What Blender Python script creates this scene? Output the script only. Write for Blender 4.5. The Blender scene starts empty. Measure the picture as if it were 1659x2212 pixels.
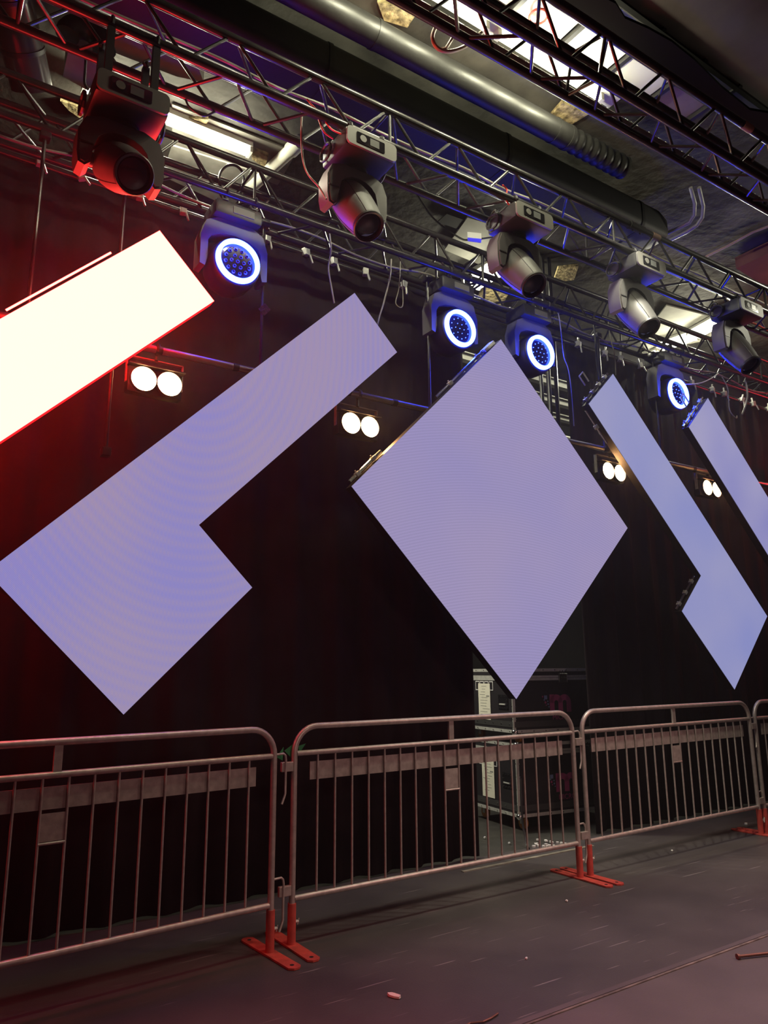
import bpy, bmesh, math, random
import numpy as np
from mathutils import Vector, Matrix
PI = math.pi
random.seed(7)
SC = bpy.context.scene
COL = SC.collection

# ------------------------------------------------------------------ camera, world, lights, exposure
W, H = 1659.0, 2212.0
CH, PITCH, YAW, ROLL, FPX = 1.3907, 0.20896, 0.59334, -0.00736, 1604.46
fw = Vector((math.sin(YAW)*math.cos(PITCH), math.cos(YAW)*math.cos(PITCH), math.sin(PITCH)))
r0 = Vector((math.cos(YAW), -math.sin(YAW), 0.0))
u0 = r0.cross(fw)
rx = r0*math.cos(ROLL) + u0*math.sin(ROLL)
ux = -r0*math.sin(ROLL) + u0*math.cos(ROLL)
cd = bpy.data.cameras.new('camera')
cam = bpy.data.objects.new('camera', cd); COL.objects.link(cam)
cam.matrix_world = Matrix(((rx.x, ux.x, -fw.x, 0), (rx.y, ux.y, -fw.y, 0), (rx.z, ux.z, -fw.z, CH), (0, 0, 0, 1)))
cd.sensor_fit = 'HORIZONTAL'; cd.sensor_width = 36.0; cd.lens = FPX/W*36.0
cd.clip_start = 0.02; cd.clip_end = 200
SC.camera = cam

SC.view_settings.view_transform = 'Standard'
SC.view_settings.look = 'None'
SC.view_settings.gamma = 1.0
SC.view_settings.use_curve_mapping = False
SC.view_settings.exposure = 0.0

wd = bpy.data.worlds.new('venue_dark'); SC.world = wd; wd.use_nodes = True
wd.node_tree.nodes['Background'].inputs[0].default_value = (0.80, 0.40, 0.62, 1)
wd.node_tree.nodes['Background'].inputs[1].default_value = 0.018

def lamp(name, kind, loc, target, energy, color, size=0.5, spot=None, blend=0.6):
    d = bpy.data.lights.new(name, kind); d.energy = energy; d.color = color
    if kind == 'AREA':
        d.size = size
    elif kind == 'SPOT':
        d.shadow_soft_size = size; d.spot_size = spot; d.spot_blend = blend
    else:
        d.shadow_soft_size = size
    o = bpy.data.objects.new(name, d); COL.objects.link(o)
    o.location = loc
    o.rotation_euler = (Vector(target)-Vector(loc)).to_track_quat('-Z', 'Y').to_euler()
    return o
# house lights of the room behind and beside the photographer
lamp('house_light', 'SPOT', (6.0, 0.2, 3.6), (4.3, 1.9, 0.0), 360, (1.0, 0.50, 0.46), 0.25, math.radians(80), 1.0)
lamp('house_light', 'SPOT', (2.0, -4.2, 3.0), (3.0, 3.7, 0.35), 230, (1.0, 0.64, 0.54), 0.3, math.radians(40), 0.9)
lamp('unseen_ceiling_light', 'SPOT', (4.2, 2.74, 5.1), (4.5, 3.25, 0.0), 370, (1.0, 0.95, 0.76), 0.12, math.radians(66), 0.8)  # no fitting here; spot added to brighten barrier rails and floor
lamp('unseen_ceiling_light', 'POINT', (7.4, 2.2, 4.95), (7, 3, 0), 75, (1.0, 0.96, 0.74), 0.15)
lamp('red_stage_light', 'POINT', (9.6, 3.4, 3.9), (9, 3, 3), 55, (1.0, 0.03, 0.05), 0.3)
lamp('case_fill_light', 'SPOT', (3.0, 6.3, 3.4), (4.9, 5.3, 0.7), 330, (1.0, 0.94, 0.76), 0.2, math.radians(60), 0.7)  # unseen spot behind the left curtain, added to brighten the case papers

# ------------------------------------------------------------------ helpers
def pray(px, py):
    return fw + rx*((px-W/2)/FPX) + ux*((H/2-py)/FPX)
def aty(px, py, y):
    d = pray(px, py); return Vector((0, 0, CH)) + d*(y/d.y)
def atz(px, py, z):
    d = pray(px, py); return Vector((0, 0, CH)) + d*((z-CH)/d.z)

def rot_to(d):
    return Vector(d).normalized().to_track_quat('Z', 'Y').to_matrix()

def add_box(bm, c, s, R=None, bev=0.0):
    g = bmesh.ops.create_cube(bm, size=1.0)
    M = Matrix.Diagonal((s[0], s[1], s[2], 1))
    if R is not None: M = R.to_4x4() @ M
    M = Matrix.Translation(c) @ M
    bmesh.ops.transform(bm, matrix=M, verts=g['verts'])
    if bev:
        es = list({e for v in g['verts'] for e in v.link_edges})
        bmesh.ops.bevel(bm, geom=es, offset=bev, segments=2, profile=0.6, affect='EDGES')
    return bm

def add_tube(bm, p0, p1, r, seg=10, r2=None):
    p0, p1 = Vector(p0), Vector(p1); d = p1-p0
    M = Matrix.Translation((p0+p1)/2) @ rot_to(d).to_4x4()
    bmesh.ops.create_cone(bm, cap_ends=True, segments=seg, radius1=r, radius2=r if r2 is None else r2, depth=d.length, matrix=M)
    return bm

def add_path(bm, pts, r, seg=8, closed=False):
    pts = [Vector(p) for p in pts]; n = len(pts); rings = []
    up = Vector((0, 0, 1)); prev = None
    for i, p in enumerate(pts):
        if closed: t = pts[(i+1) % n]-pts[i-1]
        else: t = pts[min(i+1, n-1)]-pts[max(i-1, 0)]
        t.normalize()
        if prev is None:
            a = t.orthogonal().normalized()
        else:
            a = (prev - t*prev.dot(t))
            a = a.normalized() if a.length > 1e-6 else t.orthogonal().normalized()
        prev = a; b = t.cross(a)
        rr = r[i] if isinstance(r, (list, tuple)) else r
        rings.append([bm.verts.new(p + (a*math.cos(2*PI*k/seg)+b*math.sin(2*PI*k/seg))*rr) for k in range(seg)])
    for i in range(n if closed else n-1):
        A, B = rings[i], rings[(i+1) % n]
        for k in range(seg):
            bm.faces.new((A[k], A[(k+1) % seg], B[(k+1) % seg], B[k]))
    if not closed:
        bm.faces.new(rings[0][::-1]); bm.faces.new(rings[-1])
    return bm

def add_lathe(bm, prof, seg=24, M=None, caps=True):
    M = M or Matrix(); rings = []
    for r, z in prof:
        rings.append([bm.verts.new(M @ Vector((r*math.cos(2*PI*k/seg), r*math.sin(2*PI*k/seg), z))) for k in range(seg)])
    for A, B in zip(rings, rings[1:]):
        for k in range(seg):
            bm.faces.new((A[k], A[(k+1) % seg], B[(k+1) % seg], B[k]))
    if caps:
        bm.faces.new(rings[0][::-1]); bm.faces.new(rings[-1])
    return bm

def add_prism(bm, pts, y0, y1, M=None):
    """polygon pts (x,z) extruded from y0 to y1"""
    M = M or Matrix()
    a = [bm.verts.new(M @ Vector((p[0], y0, p[1]))) for p in pts]
    b = [bm.verts.new(M @ Vector((p[0], y1, p[1]))) for p in pts]
    bm.faces.new(a); bm.faces.new(b[::-1]); n = len(pts)
    for i in range(n):
        bm.faces.new((a[i], b[i], b[(i+1) % n], a[(i+1) % n]))
    return bm

def mesh_of(name, bm, mat, smooth=None):
    bmesh.ops.recalc_face_normals(bm, faces=bm.faces[:])
    me = bpy.data.meshes.new(name); bm.to_mesh(me); bm.free()
    for m in (mat if isinstance(mat, (list, tuple)) else [mat]): me.materials.append(m)
    if smooth is not None:
        me.polygons.foreach_set('use_smooth', [True]*len(me.polygons))
        try: me.set_sharp_from_angle(angle=math.radians(smooth))
        except Exception: pass
    return me

def obj(name, bm, mat, parent=None, smooth=None, label=None):
    me = bm if isinstance(bm, bpy.types.Mesh) else mesh_of(name, bm, mat, smooth)
    o = bpy.data.objects.new(name, me); COL.objects.link(o)
    if parent is not None: o.parent = parent
    if label: o['label'] = label
    return o

def tag(o, label, cat, group=None, kind=None):
    o['label'] = label; o['category'] = cat
    if group: o['group'] = group
    if kind: o['kind'] = kind
    return o

def thing(name, label, cat, loc=(0, 0, 0), rz=0.0, group=None):
    o = bpy.data.objects.new(name, None); COL.objects.link(o)
    o.location = loc; o.rotation_euler = (0, 0, rz); o.empty_display_size = 0.1
    return tag(o, label, cat, group)

def struct(name, bm, mat, smooth=None):
    o = obj(name, bm, mat, None, smooth); o['kind'] = 'structure'; return o

def copy_tree(o, parent=None):
    c = o.copy(); COL.objects.link(c)
    if parent is not None: c.parent = parent
    for ch in list(KIDS.get(o.name, [])) or [k for k in bpy.data.objects if k.parent == o]:
        copy_tree(ch, c)
    return c
KIDS = {}
B = bmesh.new

# ------------------------------------------------------------------ materials
def mat(name, color, rough=0.5, metal=0.0, noise=0.0, nscale=8.0, bump=0.0, bscale=60.0, spec=0.5, color2=None):
    m = bpy.data.materials.new(name); m.use_nodes = True
    nt = m.node_tree; p = nt.nodes['Principled BSDF']
    p.inputs['Roughness'].default_value = rough; p.inputs['Metallic'].default_value = metal
    p.inputs['Specular IOR Level'].default_value = spec
    c = (*color, 1)
    tc = nt.nodes.new('ShaderNodeTexCoord')
    if noise > 0 or color2:
        n = nt.nodes.new('ShaderNodeTexNoise'); n.inputs['Scale'].default_value = nscale; n.inputs['Detail'].default_value = 5
        nt.links.new(tc.outputs['Object'], n.inputs['Vector'])
        mx = nt.nodes.new('ShaderNodeValToRGB')
        mx.color_ramp.elements[0].position = 0.35; mx.color_ramp.elements[1].position = 0.68
        lo = color2 if color2 else tuple(v*(1-noise) for v in color)
        mx.color_ramp.elements[0].color = (*lo, 1); mx.color_ramp.elements[1].color = c
        nt.links.new(n.outputs['Fac'], mx.inputs['Fac']); nt.links.new(mx.outputs['Color'], p.inputs['Base Color'])
    else:
        p.inputs['Base Color'].default_value = c
    if bump > 0:
        n2 = nt.nodes.new('ShaderNodeTexNoise'); n2.inputs['Scale'].default_value = bscale; n2.inputs['Detail'].default_value = 6
        nt.links.new(tc.outputs['Object'], n2.inputs['Vector'])
        b = nt.nodes.new('ShaderNodeBump'); b.inputs['Strength'].default_value = bump; b.inputs['Distance'].default_value = 0.02
        nt.links.new(n2.outputs['Fac'], b.inputs['Height']); nt.links.new(b.outputs['Normal'], p.inputs['Normal'])
    return m

def emit(name, color, strength=1.0):
    m = bpy.data.materials.new(name); m.use_nodes = True; nt = m.node_tree
    nt.nodes.remove(nt.nodes['Principled BSDF'])
    e = nt.nodes.new('ShaderNodeEmission'); e.inputs[0].default_value = (*color, 1); e.inputs[1].default_value = strength
    nt.links.new(e.outputs[0], nt.nodes['Material Output'].inputs[0]); return m

def led_mat(name, ca, cb, pitch=0.0085, strength=1.0, wave=0.0, amp=0.1, rows=0.0, centre=(0, 0, 0)):
    """lit LED wall: fine grid of diodes, slow drift of tint from cabinet to cabinet"""
    m = bpy.data.materials.new(name); m.use_nodes = True; nt = m.node_tree
    nt.nodes.remove(nt.nodes['Principled BSDF'])
    N, Lk = nt.nodes.new, nt.links.new
    tc = N('ShaderNodeTexCoord'); sp = N('ShaderNodeSeparateXYZ'); Lk(tc.outputs['Object'], sp.inputs[0])
    def mth(op, a, b=None):
        n = N('ShaderNodeMath'); n.operation = op
        for i, v in enumerate((a, b)):
            if v is None: continue
            if isinstance(v, (int, float)): n.inputs[i].default_value = v
            else: Lk(v, n.inputs[i])
        return n.outputs[0]
    k = 2*PI/pitch
    a = mth('SINE', mth('MULTIPLY', sp.outputs['X'], k)); b = mth('SINE', mth('MULTIPLY', sp.outputs['Z'], k))
    grid = mth('ADD', mth('MULTIPLY', mth('MULTIPLY', a, b), 0.22), 0.98)
    if rows:
        grid = mth('ADD', grid, mth('MULTIPLY', mth('SINE', mth('ADD', mth('MULTIPLY', sp.outputs['Z'], 2*PI/rows), mth('MULTIPLY', mth('MULTIPLY', sp.outputs['X'], sp.outputs['X']), 45.0))), 0.055))
    ns = N('ShaderNodeTexNoise'); ns.inputs['Scale'].default_value = 1.1; ns.inputs['Detail'].default_value = 1.5
    Lk(tc.outputs['Object'], ns.inputs['Vector'])
    fac = ns.outputs['Fac']
    if wave:
        dv = N('ShaderNodeVectorMath'); dv.operation = 'DISTANCE'
        mp = N('ShaderNodeMapping'); mp.inputs['Scale'].default_value = (1.25, 1, 0.8)
        Lk(tc.outputs['Object'], mp.inputs['Vector']); Lk(mp.outputs[0], dv.inputs[0]); dv.inputs[1].default_value = centre
        rings = mth('SINE', mth('MULTIPLY', mth('POWER', dv.outputs['Value'], 1.3), wave))
        fine = mth('SINE', mth('MULTIPLY', sp.outputs['X'], 2*PI/0.021))
        fac = mth('ADD', fac, mth('MULTIPLY', mth('MULTIPLY', rings, mth('ADD', fine, 1.2)), amp))
    cr = N('ShaderNodeValToRGB'); cr.color_ramp.elements[0].position = 0.3; cr.color_ramp.elements[1].position = 0.7
    cr.color_ramp.elements[0].color = (*ca, 1); cr.color_ramp.elements[1].color = (*cb, 1)
    Lk(fac, cr.inputs['Fac'])
    mx = N('ShaderNodeVectorMath'); mx.operation = 'SCALE'; Lk(cr.outputs['Color'], mx.inputs[0]); Lk(grid, mx.inputs['Scale'])
    e = N('ShaderNodeEmission'); Lk(mx.outputs[0], e.inputs[0]); e.inputs[1].default_value = strength
    Lk(e.outputs[0], nt.nodes['Material Output'].inputs[0]); return m

M_truss = mat('black_truss_paint', (0.035, 0.033, 0.033), 0.28, 0.0, 0.4, 14)
M_black = mat('black_plastic', (0.022, 0.021, 0.022), 0.45, 0, 0.3, 20)
M_head = mat('dark_grey_lamp_housing', (0.105, 0.102, 0.098), 0.5, 0, 0.12, 9)
M_headd = mat('dark_lamp_base', (0.035, 0.034, 0.034), 0.42, 0, 0.2, 12)
M_panel = mat('grey_display_bezel', (0.15, 0.145, 0.13), 0.5)
M_screenoff = mat('dark_display_glass', (0.01, 0.01, 0.012), 0.12)
M_lcd = mat('grey_display_window', (0.13, 0.135, 0.13), 0.3)
M_lens = mat('lamp_lens_glass', (0.012, 0.01, 0.03), 0.06, 0, spec=0.9)
M_galv = mat('galvanised_steel', (0.55, 0.48, 0.44), 0.42, 0.55, 0.25, 30, 0.05, 180)
M_plate = mat('worn_zinc_plate', (0.42, 0.36, 0.33), 0.6, 0.25, 0.3, 25, 0.05, 90)
M_red = mat('red_enamel', (0.62, 0.085, 0.065), 0.45, 0, 0.3, 22)
M_alu = mat('aluminium_profile', (0.62, 0.62, 0.57), 0.4, 0.3, 0.2, 25)
M_chrome = mat('bright_steel', (0.8, 0.8, 0.78), 0.18, 1.0)
M_case = mat('black_case_board', (0.018, 0.016, 0.02), 0.5, 0, 0.3, 40)
M_paper = mat('cream_paper', (0.78, 0.76, 0.62), 0.8, 0, 0.06, 30)
M_ink = mat('grey_print', (0.25, 0.25, 0.22), 0.8)
M_white = mat('white_print', (0.75, 0.75, 0.72), 0.7)
M_pink = mat('magenta_print', (0.34, 0.045, 0.16), 0.6)
M_bluep = mat('pale_blue_print', (0.16, 0.22, 0.38), 0.6)
M_redp = mat('red_print', (0.4, 0.03, 0.02), 0.7)
M_wheel = mat('orange_wheel', (0.5, 0.19, 0.02), 0.5)
M_drape = mat('black_velour', (0.022, 0.017, 0.019), 0.9, 0, 0.3, 3, 0.0, spec=0.12)
M_cloth = mat('black_ceiling_cloth', (0.012, 0.011, 0.012), 0.95, 0, spec=0.1)
M_duct = mat('black_painted_duct', (0.022, 0.021, 0.020), 0.45, 0, 0.35, 6, 0.05, 30)
M_duct2 = mat('matt_black_duct', (0.010, 0.0095, 0.009), 0.6, 0, 0.35, 6, 0.05, 30, spec=0.3)
M_ceil = mat('stained_dark_plaster', (0.085, 0.079, 0.065), 0.85, 0, 0.0, 2.2, 0.5, 9, color2=(0.016, 0.0145, 0.0125))
M_insul = mat('torn_insulation', (0.5, 0.40, 0.2), 0.95, 0, 0.0, 22, 0.9, 30, color2=(0.12, 0.09, 0.04))
M_hole = mat('open_void', (0.006, 0.006, 0.006), 0.95)
M_board = mat('grey_ceiling_board', (0.34, 0.33, 0.28), 0.8, 0, 0.25, 5)
M_white_tray = mat('white_reflector', (0.85, 0.84, 0.75), 0.5)
M_pvc = mat('grey_plastic_pipe', (0.52, 0.51, 0.44), 0.5, 0, 0.2, 8)
M_strut = mat('slotted_steel_channel', (0.10, 0.10, 0.10), 0.4, 0.3, 0.3, 30)
M_cable = mat('black_cable', (0.02, 0.02, 0.02), 0.4)
M_gcable = mat('grey_cable', (0.28, 0.26, 0.22), 0.5)
M_rcable = mat('red_cable', (0.5, 0.05, 0.03), 0.5)
M_tan = mat('tan_cable', (0.30, 0.20, 0.15), 0.6)
M_steelbeam = mat('grey_roof_beam', (0.30, 0.30, 0.27), 0.6, 0, 0.25, 6)
M_wall = mat('dark_back_wall', (0.008, 0.008, 0.009), 0.85, 0, 0.3, 3)
M_green = mat('green_tape', (0.03, 0.25, 0.09), 0.7)
M_scrap = mat('pale_scrap', (0.75, 0.6, 0.55), 0.7)
M_rust = mat('rusty_steel', (0.2, 0.10, 0.08), 0.5, 0.6)
M_brown = mat('brown_tape', (0.33, 0.2, 0.14), 0.7)

E_tube = emit('fluorescent_tube', (1.0, 0.97, 0.66), 22)
E_bright = emit('fluorescent_batten_glow', (1.0, 0.97, 0.70), 12)
E_ring = emit('blue_ring_glow', (0.10, 0.22, 1.0), 16)
E_ringcore = emit('blue_ring_core', (1.3, 3.2, 85.0), 1)
E_blinder = emit('tungsten_lamp_glow', (1.0, 0.50, 0.19), 110)
E_redface = emit('red_led_face', (32.0, 1.1, 0.86), 1)
E_redhalo = emit('red_halo_edge', (6.0, 0.02, 0.03), 1)  # housing sides glow to put the screen's red halo on the curtain
E_redlamp = emit('red_lamp_glow', (6.0, 0.9, 0.8), 5)
L_left = led_mat('lavender_led_left', (0.265, 0.24, 0.55), (0.345, 0.275, 0.44), wave=85, amp=0.06, centre=(-1.35, 0, -0.30))
L_mid = led_mat('lavender_led_centre', (0.30, 0.265, 0.50), (0.345, 0.29, 0.48), rows=0.021)
L_right = led_mat('lavender_led_right', (0.25, 0.27, 0.55), (0.32, 0.32, 0.54))
L_far = led_mat('lavender_led_far', (0.23, 0.23, 0.52), (0.36, 0.34, 0.54))

def floor_mat():
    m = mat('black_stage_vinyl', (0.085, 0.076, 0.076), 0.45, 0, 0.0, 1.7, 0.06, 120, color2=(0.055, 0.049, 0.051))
    nt = m.node_tree; p = nt.nodes['Principled BSDF']; N, Lk = nt.nodes.new, nt.links.new
    tc = N('ShaderNodeTexCoord'); prev = p.inputs['Base Color'].links[0].from_socket
    # scuffs: thin stretched marks of worn pigment
    for ang, sc, lo in ((0.5, (0.9, 22, 1), 0.712), (-0.35, (1.3, 30, 1), 0.715), (1.3, (1.0, 26, 1), 0.70)):
        mp = N('ShaderNodeMapping'); mp.inputs['Rotation'].default_value = (0, 0, ang); mp.inputs['Scale'].default_value = sc
        Lk(tc.outputs['Object'], mp.inputs['Vector'])
        n = N('ShaderNodeTexNoise'); n.inputs['Scale'].default_value = 2.0; n.inputs['Detail'].default_value = 2; Lk(mp.outputs[0], n.inputs['Vector'])
        r = N('ShaderNodeValToRGB'); r.color_ramp.elements[0].position = lo; r.color_ramp.elements[1].position = lo+0.03
        Lk(n.outputs['Fac'], r.inputs['Fac'])
        mx = N('ShaderNodeMixRGB'); mx.inputs['Color2'].default_value = (0.2, 0.18, 0.18, 1)
        Lk(r.outputs['Color'], mx.inputs['Fac']); Lk(prev, mx.inputs['Color1']); prev = mx.outputs[0]
    Lk(prev, p.inputs['Base Color'])
    return m
M_floor = floor_mat()
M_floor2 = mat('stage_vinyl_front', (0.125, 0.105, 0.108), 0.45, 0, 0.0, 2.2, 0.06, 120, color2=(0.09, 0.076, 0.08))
M_floor3 = mat('concrete_backstage', (0.060, 0.058, 0.052), 0.5, 0, 0.35, 6, 0.1, 40)

# ------------------------------------------------------------------ setting: floor, ceiling, back wall
CEIL = 5.45
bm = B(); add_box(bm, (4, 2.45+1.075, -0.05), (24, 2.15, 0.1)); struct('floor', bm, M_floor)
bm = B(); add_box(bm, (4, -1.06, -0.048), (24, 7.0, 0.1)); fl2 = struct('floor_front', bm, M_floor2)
bm = B(); add_box(bm, (4, 6.52, -0.056), (24, 3.84, 0.1)); struct('floor_backstage', bm, M_floor3)
bm = B(); add_box(bm, (4, 2.442, 0.001), (24, 0.012, 0.010)); struct('trim_1', bm, mat('seam_highlight', (0.26, 0.21, 0.18), 0.5, 0, 0.6, 14))  # paler than the vinyl, to put a highlight along the seam
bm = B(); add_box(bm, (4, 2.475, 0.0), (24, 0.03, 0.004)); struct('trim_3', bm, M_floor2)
bm = B(); add_box(bm, (4.25, 4.352, 0.0), (1.35, 0.03, 0.012)); struct('trim_2', bm, mat('worn_floor_edge', (0.3, 0.28, 0.22), 0.6, 0, 0.5, 12))
bm = B(); add_box(bm, (4, 3.6, CEIL+0.06), (26, 9.6, 0.12)); struct('ceiling', bm, M_ceil)
bm = B(); add_box(bm, (4, 8.4, 2.7), (26, 0.12, 5.6)); struct('wall_back', bm, M_wall)

def yd(x, y0):          # the rig hangs a little askew of the screens
    return y0 - 0.019*(x-3.0)

# ------------------------------------------------------------------ LED screens
K = math.sqrt(0.5)
SY = 4.05
def screen(name, label, pts, face_mat, origin, depth=0.075, side=None, sy=SY, group='LED screens'):
    """pts: outline (x,z) going round; the lit face looks to -y"""
    ox, oz = origin
    t = thing(name, label, 'screen', (ox, sy, oz), 0, group)
    loc = [(x-ox, z-oz) for x, z in pts]
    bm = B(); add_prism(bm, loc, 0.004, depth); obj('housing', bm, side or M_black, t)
    bm = B(); vs = [bm.verts.new((x, 0.0, z)) for x, z in loc]; f = bm.faces.new(vs); bm.normal_update()
    if f.normal.y > 0: f.normal_flip()
    me = bpy.data.meshes.new('lit_face'); bm.to_mesh(me); bm.free(); me.materials.append(face_mat)
    o = bpy.data.objects.new('lit_face', me); COL.objects.link(o); o.parent = t
    return t
def bar_pts(x, z, w, L, sg=1, ext=0.0, sq=0.0):
    """slanted bar from its top corner; sg=1 runs down to the left, sg=-1 to the right; sq: width step of the foot square"""
    dl = Vector((-sg*K, -K)); dr = Vector((sg*K, -K)); P1 = Vector((x, z))
    P2 = P1+dr*w
    if ext:
        P3 = P2+dl*(L-sq); P4 = P3+dr*ext; P5 = P4+dl*sq
        return [P1, P2, P3, P4, P5, P1+dl*L]
    return [P1, P2, P2+dl*L, P1+dl*L]
def rails(t, pa, pb, origin, out, n=3):
    """hanging bars, corner locks and brackets on one edge of a screen"""
    ox, oz = origin
    a = Vector((pa[0]-ox, 0.05, pa[1]-oz)); b = Vector((pb[0]-ox, 0.05, pb[1]-oz)); nrm = Vector((out[0], 0, out[1])).normalized()
    bm = B(); add_tube(bm, a+nrm*0.022, b+nrm*0.022, 0.012, 8); obj('rigging_rail', bm, M_chrome, t)
    for i in range(n):
        p = a.lerp(b, (i+0.5)/n)
        bm = B(); add_box(bm, p+nrm*0.022, (0.035, 0.04, 0.03), rot_to(nrm), 0.005); add_tube(bm, p+nrm*0.02, p+nrm*0.05, 0.006, 6)
        obj('corner_lock', bm, M_alu, t)

# over-bright red screen
pts = bar_pts(1.13, 3.966, 0.503, 3.0, 1)
red = screen('led_screen', 'over-bright cream screen bar with glowing red edges', pts, E_redface, (1.13, 3.966), side=E_redhalo)
bm = B(); a = Vector((-0.02, 0.0, 0.012)); d = Vector((-K, 0, -K)); add_tube(bm, a+d*0.35, a+d*1.05, 0.006, 8); obj('edge_strip', bm, E_redface, red)
# left arrow
pts = bar_pts(2.4976, 3.9639, 0.5042, 2.9636, 1, 0.4801, 0.9835)
scl = screen('led_screen', 'lavender screen bar widening into a square, lower end at left', pts, L_left, (2.4976, 3.9639))
# diamond
hd, cx, cz = 1.3952, 3.8705, 2.5701
pts = [(cx, cz+hd), (cx+hd, cz), (cx, cz-hd), (cx-hd, cz)]
scd = screen('led_screen', 'lavender diamond-shaped screen in front of the flight cases', pts, L_mid, (cx, cz))
rails(scd, (cx-0.06, cz+hd-0.06), (cx-0.62, cz+hd-0.62), (cx, cz), (-1, 1), 2)
bm = B(); add_box(bm, (-0.10, 0.05, hd-0.075), (0.14, 0.06, 0.03), Matrix.Rotation(-PI/4, 3, 'Y'), 0.005); obj('hanging_bracket', bm, M_white_tray, scd)
rails(scd, (cx-hd+0.28, cz+0.28), (cx-hd+0.03, cz+0.03), (cx, cz), (-1, 1), 2)
# right arrow
pts = bar_pts(5.2266, 3.9775, 0.5042, 2.9636, -1, 0.4801, 0.9835)
scr = screen('led_screen', 'lavender screen bar widening into a square, beside the diamond on its right', pts, L_right, (5.2266, 3.9775))
rails(scr, pts[0], pts[1], (5.2266, 3.9775), (-1, 1), 4)
rails(scr, pts[3], pts[4] if False else pts[3]+(pts[2]-pts[3])*0.95, (5.2266, 3.9775), (-1, 1), 3)
rails(scr, pts[1]+(pts[2]-pts[1])*0.02, pts[1]+(pts[2]-pts[1])*0.2, (5.2266, 3.9775), (-1, -1), 1)
bm = B(); q = Vector((-0.30, 0.05, -0.14)); 
for dx in (-0.035, 0.035):
    add_tube(bm, q+Vector((dx*K, 0, dx*K)), q+Vector((dx*K-0.07, 0, dx*K+0.07)), 0.007, 6)
add_tube(bm, q+Vector((-0.035*K-0.07, 0, -0.035*K+0.07)), q+Vector((0.035*K-0.07, 0, 0.035*K+0.07)), 0.007, 6)
obj('carry_handle', bm, M_alu, scr)
# far right bar
pts = bar_pts(6.5315, 3.987, 0.519, 3.0, -1)
scf = screen('led_screen', 'lavender slanted screen bar cut by the right photo edge', pts, L_far, (6.5315, 3.987), sy=3.96)
rails(scf, pts[0], pts[1], (6.5315, 3.987), (-1, 1), 4)
bm = B(); q = Vector((-0.27, 0.05, -0.11))
for dx in (-0.035, 0.035):
    add_tube(bm, q+Vector((dx*K, 0, dx*K)), q+Vector((dx*K-0.08, 0, dx*K+0.08)), 0.007, 6)
add_tube(bm, q+Vector((-0.035*K-0.08, 0, -0.035*K+0.08)), q+Vector((0.035*K-0.08, 0, 0.035*K+0.08)), 0.007, 6)
obj('carry_handle', bm, M_alu, scf)

# ------------------------------------------------------------------ drapes
def drape(name, label, x0, x1, y, ztop, zbot, amp, pitch, flare=None):
    bm = B(); n = int((x1-x0)/0.025); cols = []
    for i in range(n+1):
        x = x0+(x1-x0)*i/n; ph = 2*PI*x/pitch + 1.4*math.sin(x*1.7)
        off = amp*(math.sin(ph)+0.35*math.sin(2.3*ph+0.6))
        col = []
        for j in range(5):
            f = j/4; z = ztop+(zbot-ztop)*f
            xx = x
            if flare and abs(x-flare) < 0.25 and f > 0.75: xx += (f-0.75)*0.25*(1-abs(x-flare)/0.25)
            col.append(bm.verts.new((xx, y+off*(0.35+0.65*f), z)))
        cols.append(col)
    for A, C in zip(cols, cols[1:]):
        for j in range(4): bm.faces.new((A[j], C[j], C[j+1], A[j+1]))
    o = obj(name, bm, M_drape, None, 60); sol = o.modifiers.new('thickness', 'SOLIDIFY'); sol.thickness = 0.006; sol.offset = 1
    return tag(o, label, 'curtain', 'black stage curtains')
drape('stage_curtain', 'black stage curtain behind the red bar, left of the flight cases', -3.0, 3.94, 4.62, 4.50, 0.012, 0.03, 0.34)
drape('stage_curtain', 'black pleated stage curtain right of the flight cases', 5.25, 12.5, 4.62, 4.50, 0.012, 0.035, 0.30)
# curtain track
tr = thing('curtain_track', 'black curtain track pipe with clamps above the stage curtains', 'track', (3, 4.62, 4.52))
bm = B(); add_tube(bm, (-6, 0, 0), (9.5, 0, 0), 0.024, 10); obj('pipe', bm, M_truss, tr, 40)
bm = B(); add_box(bm, (1.5, 0.06, 0.12), (15, 0.02, 0.10)); obj('header_board', bm, M_black, tr)
cb = B(); add_box(cb, (0, -0.03, 0.0), (0.045, 0.05, 0.06), None, 0.006); add_tube(cb, (0.015, -0.055, -0.03), (0.03, -0.06, -0.09), 0.008, 6); add_tube(cb, (0, -0.03, 0.03), (0, -0.03, 0.075), 0.01, 6)
cme = mesh_of('clamp', cb, M_alu)
for i in range(48):
    x = -5.6+i*0.31+random.uniform(-0.05, 0.05)
    if 0.95 < x < 2.2: continue
    o = obj('clamp', cme, None, tr); o.location = (x, 0, 0); o.rotation_euler = (0, random.uniform(-0.4, 0.4), random.uniform(-0.4, 0.4))

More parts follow.
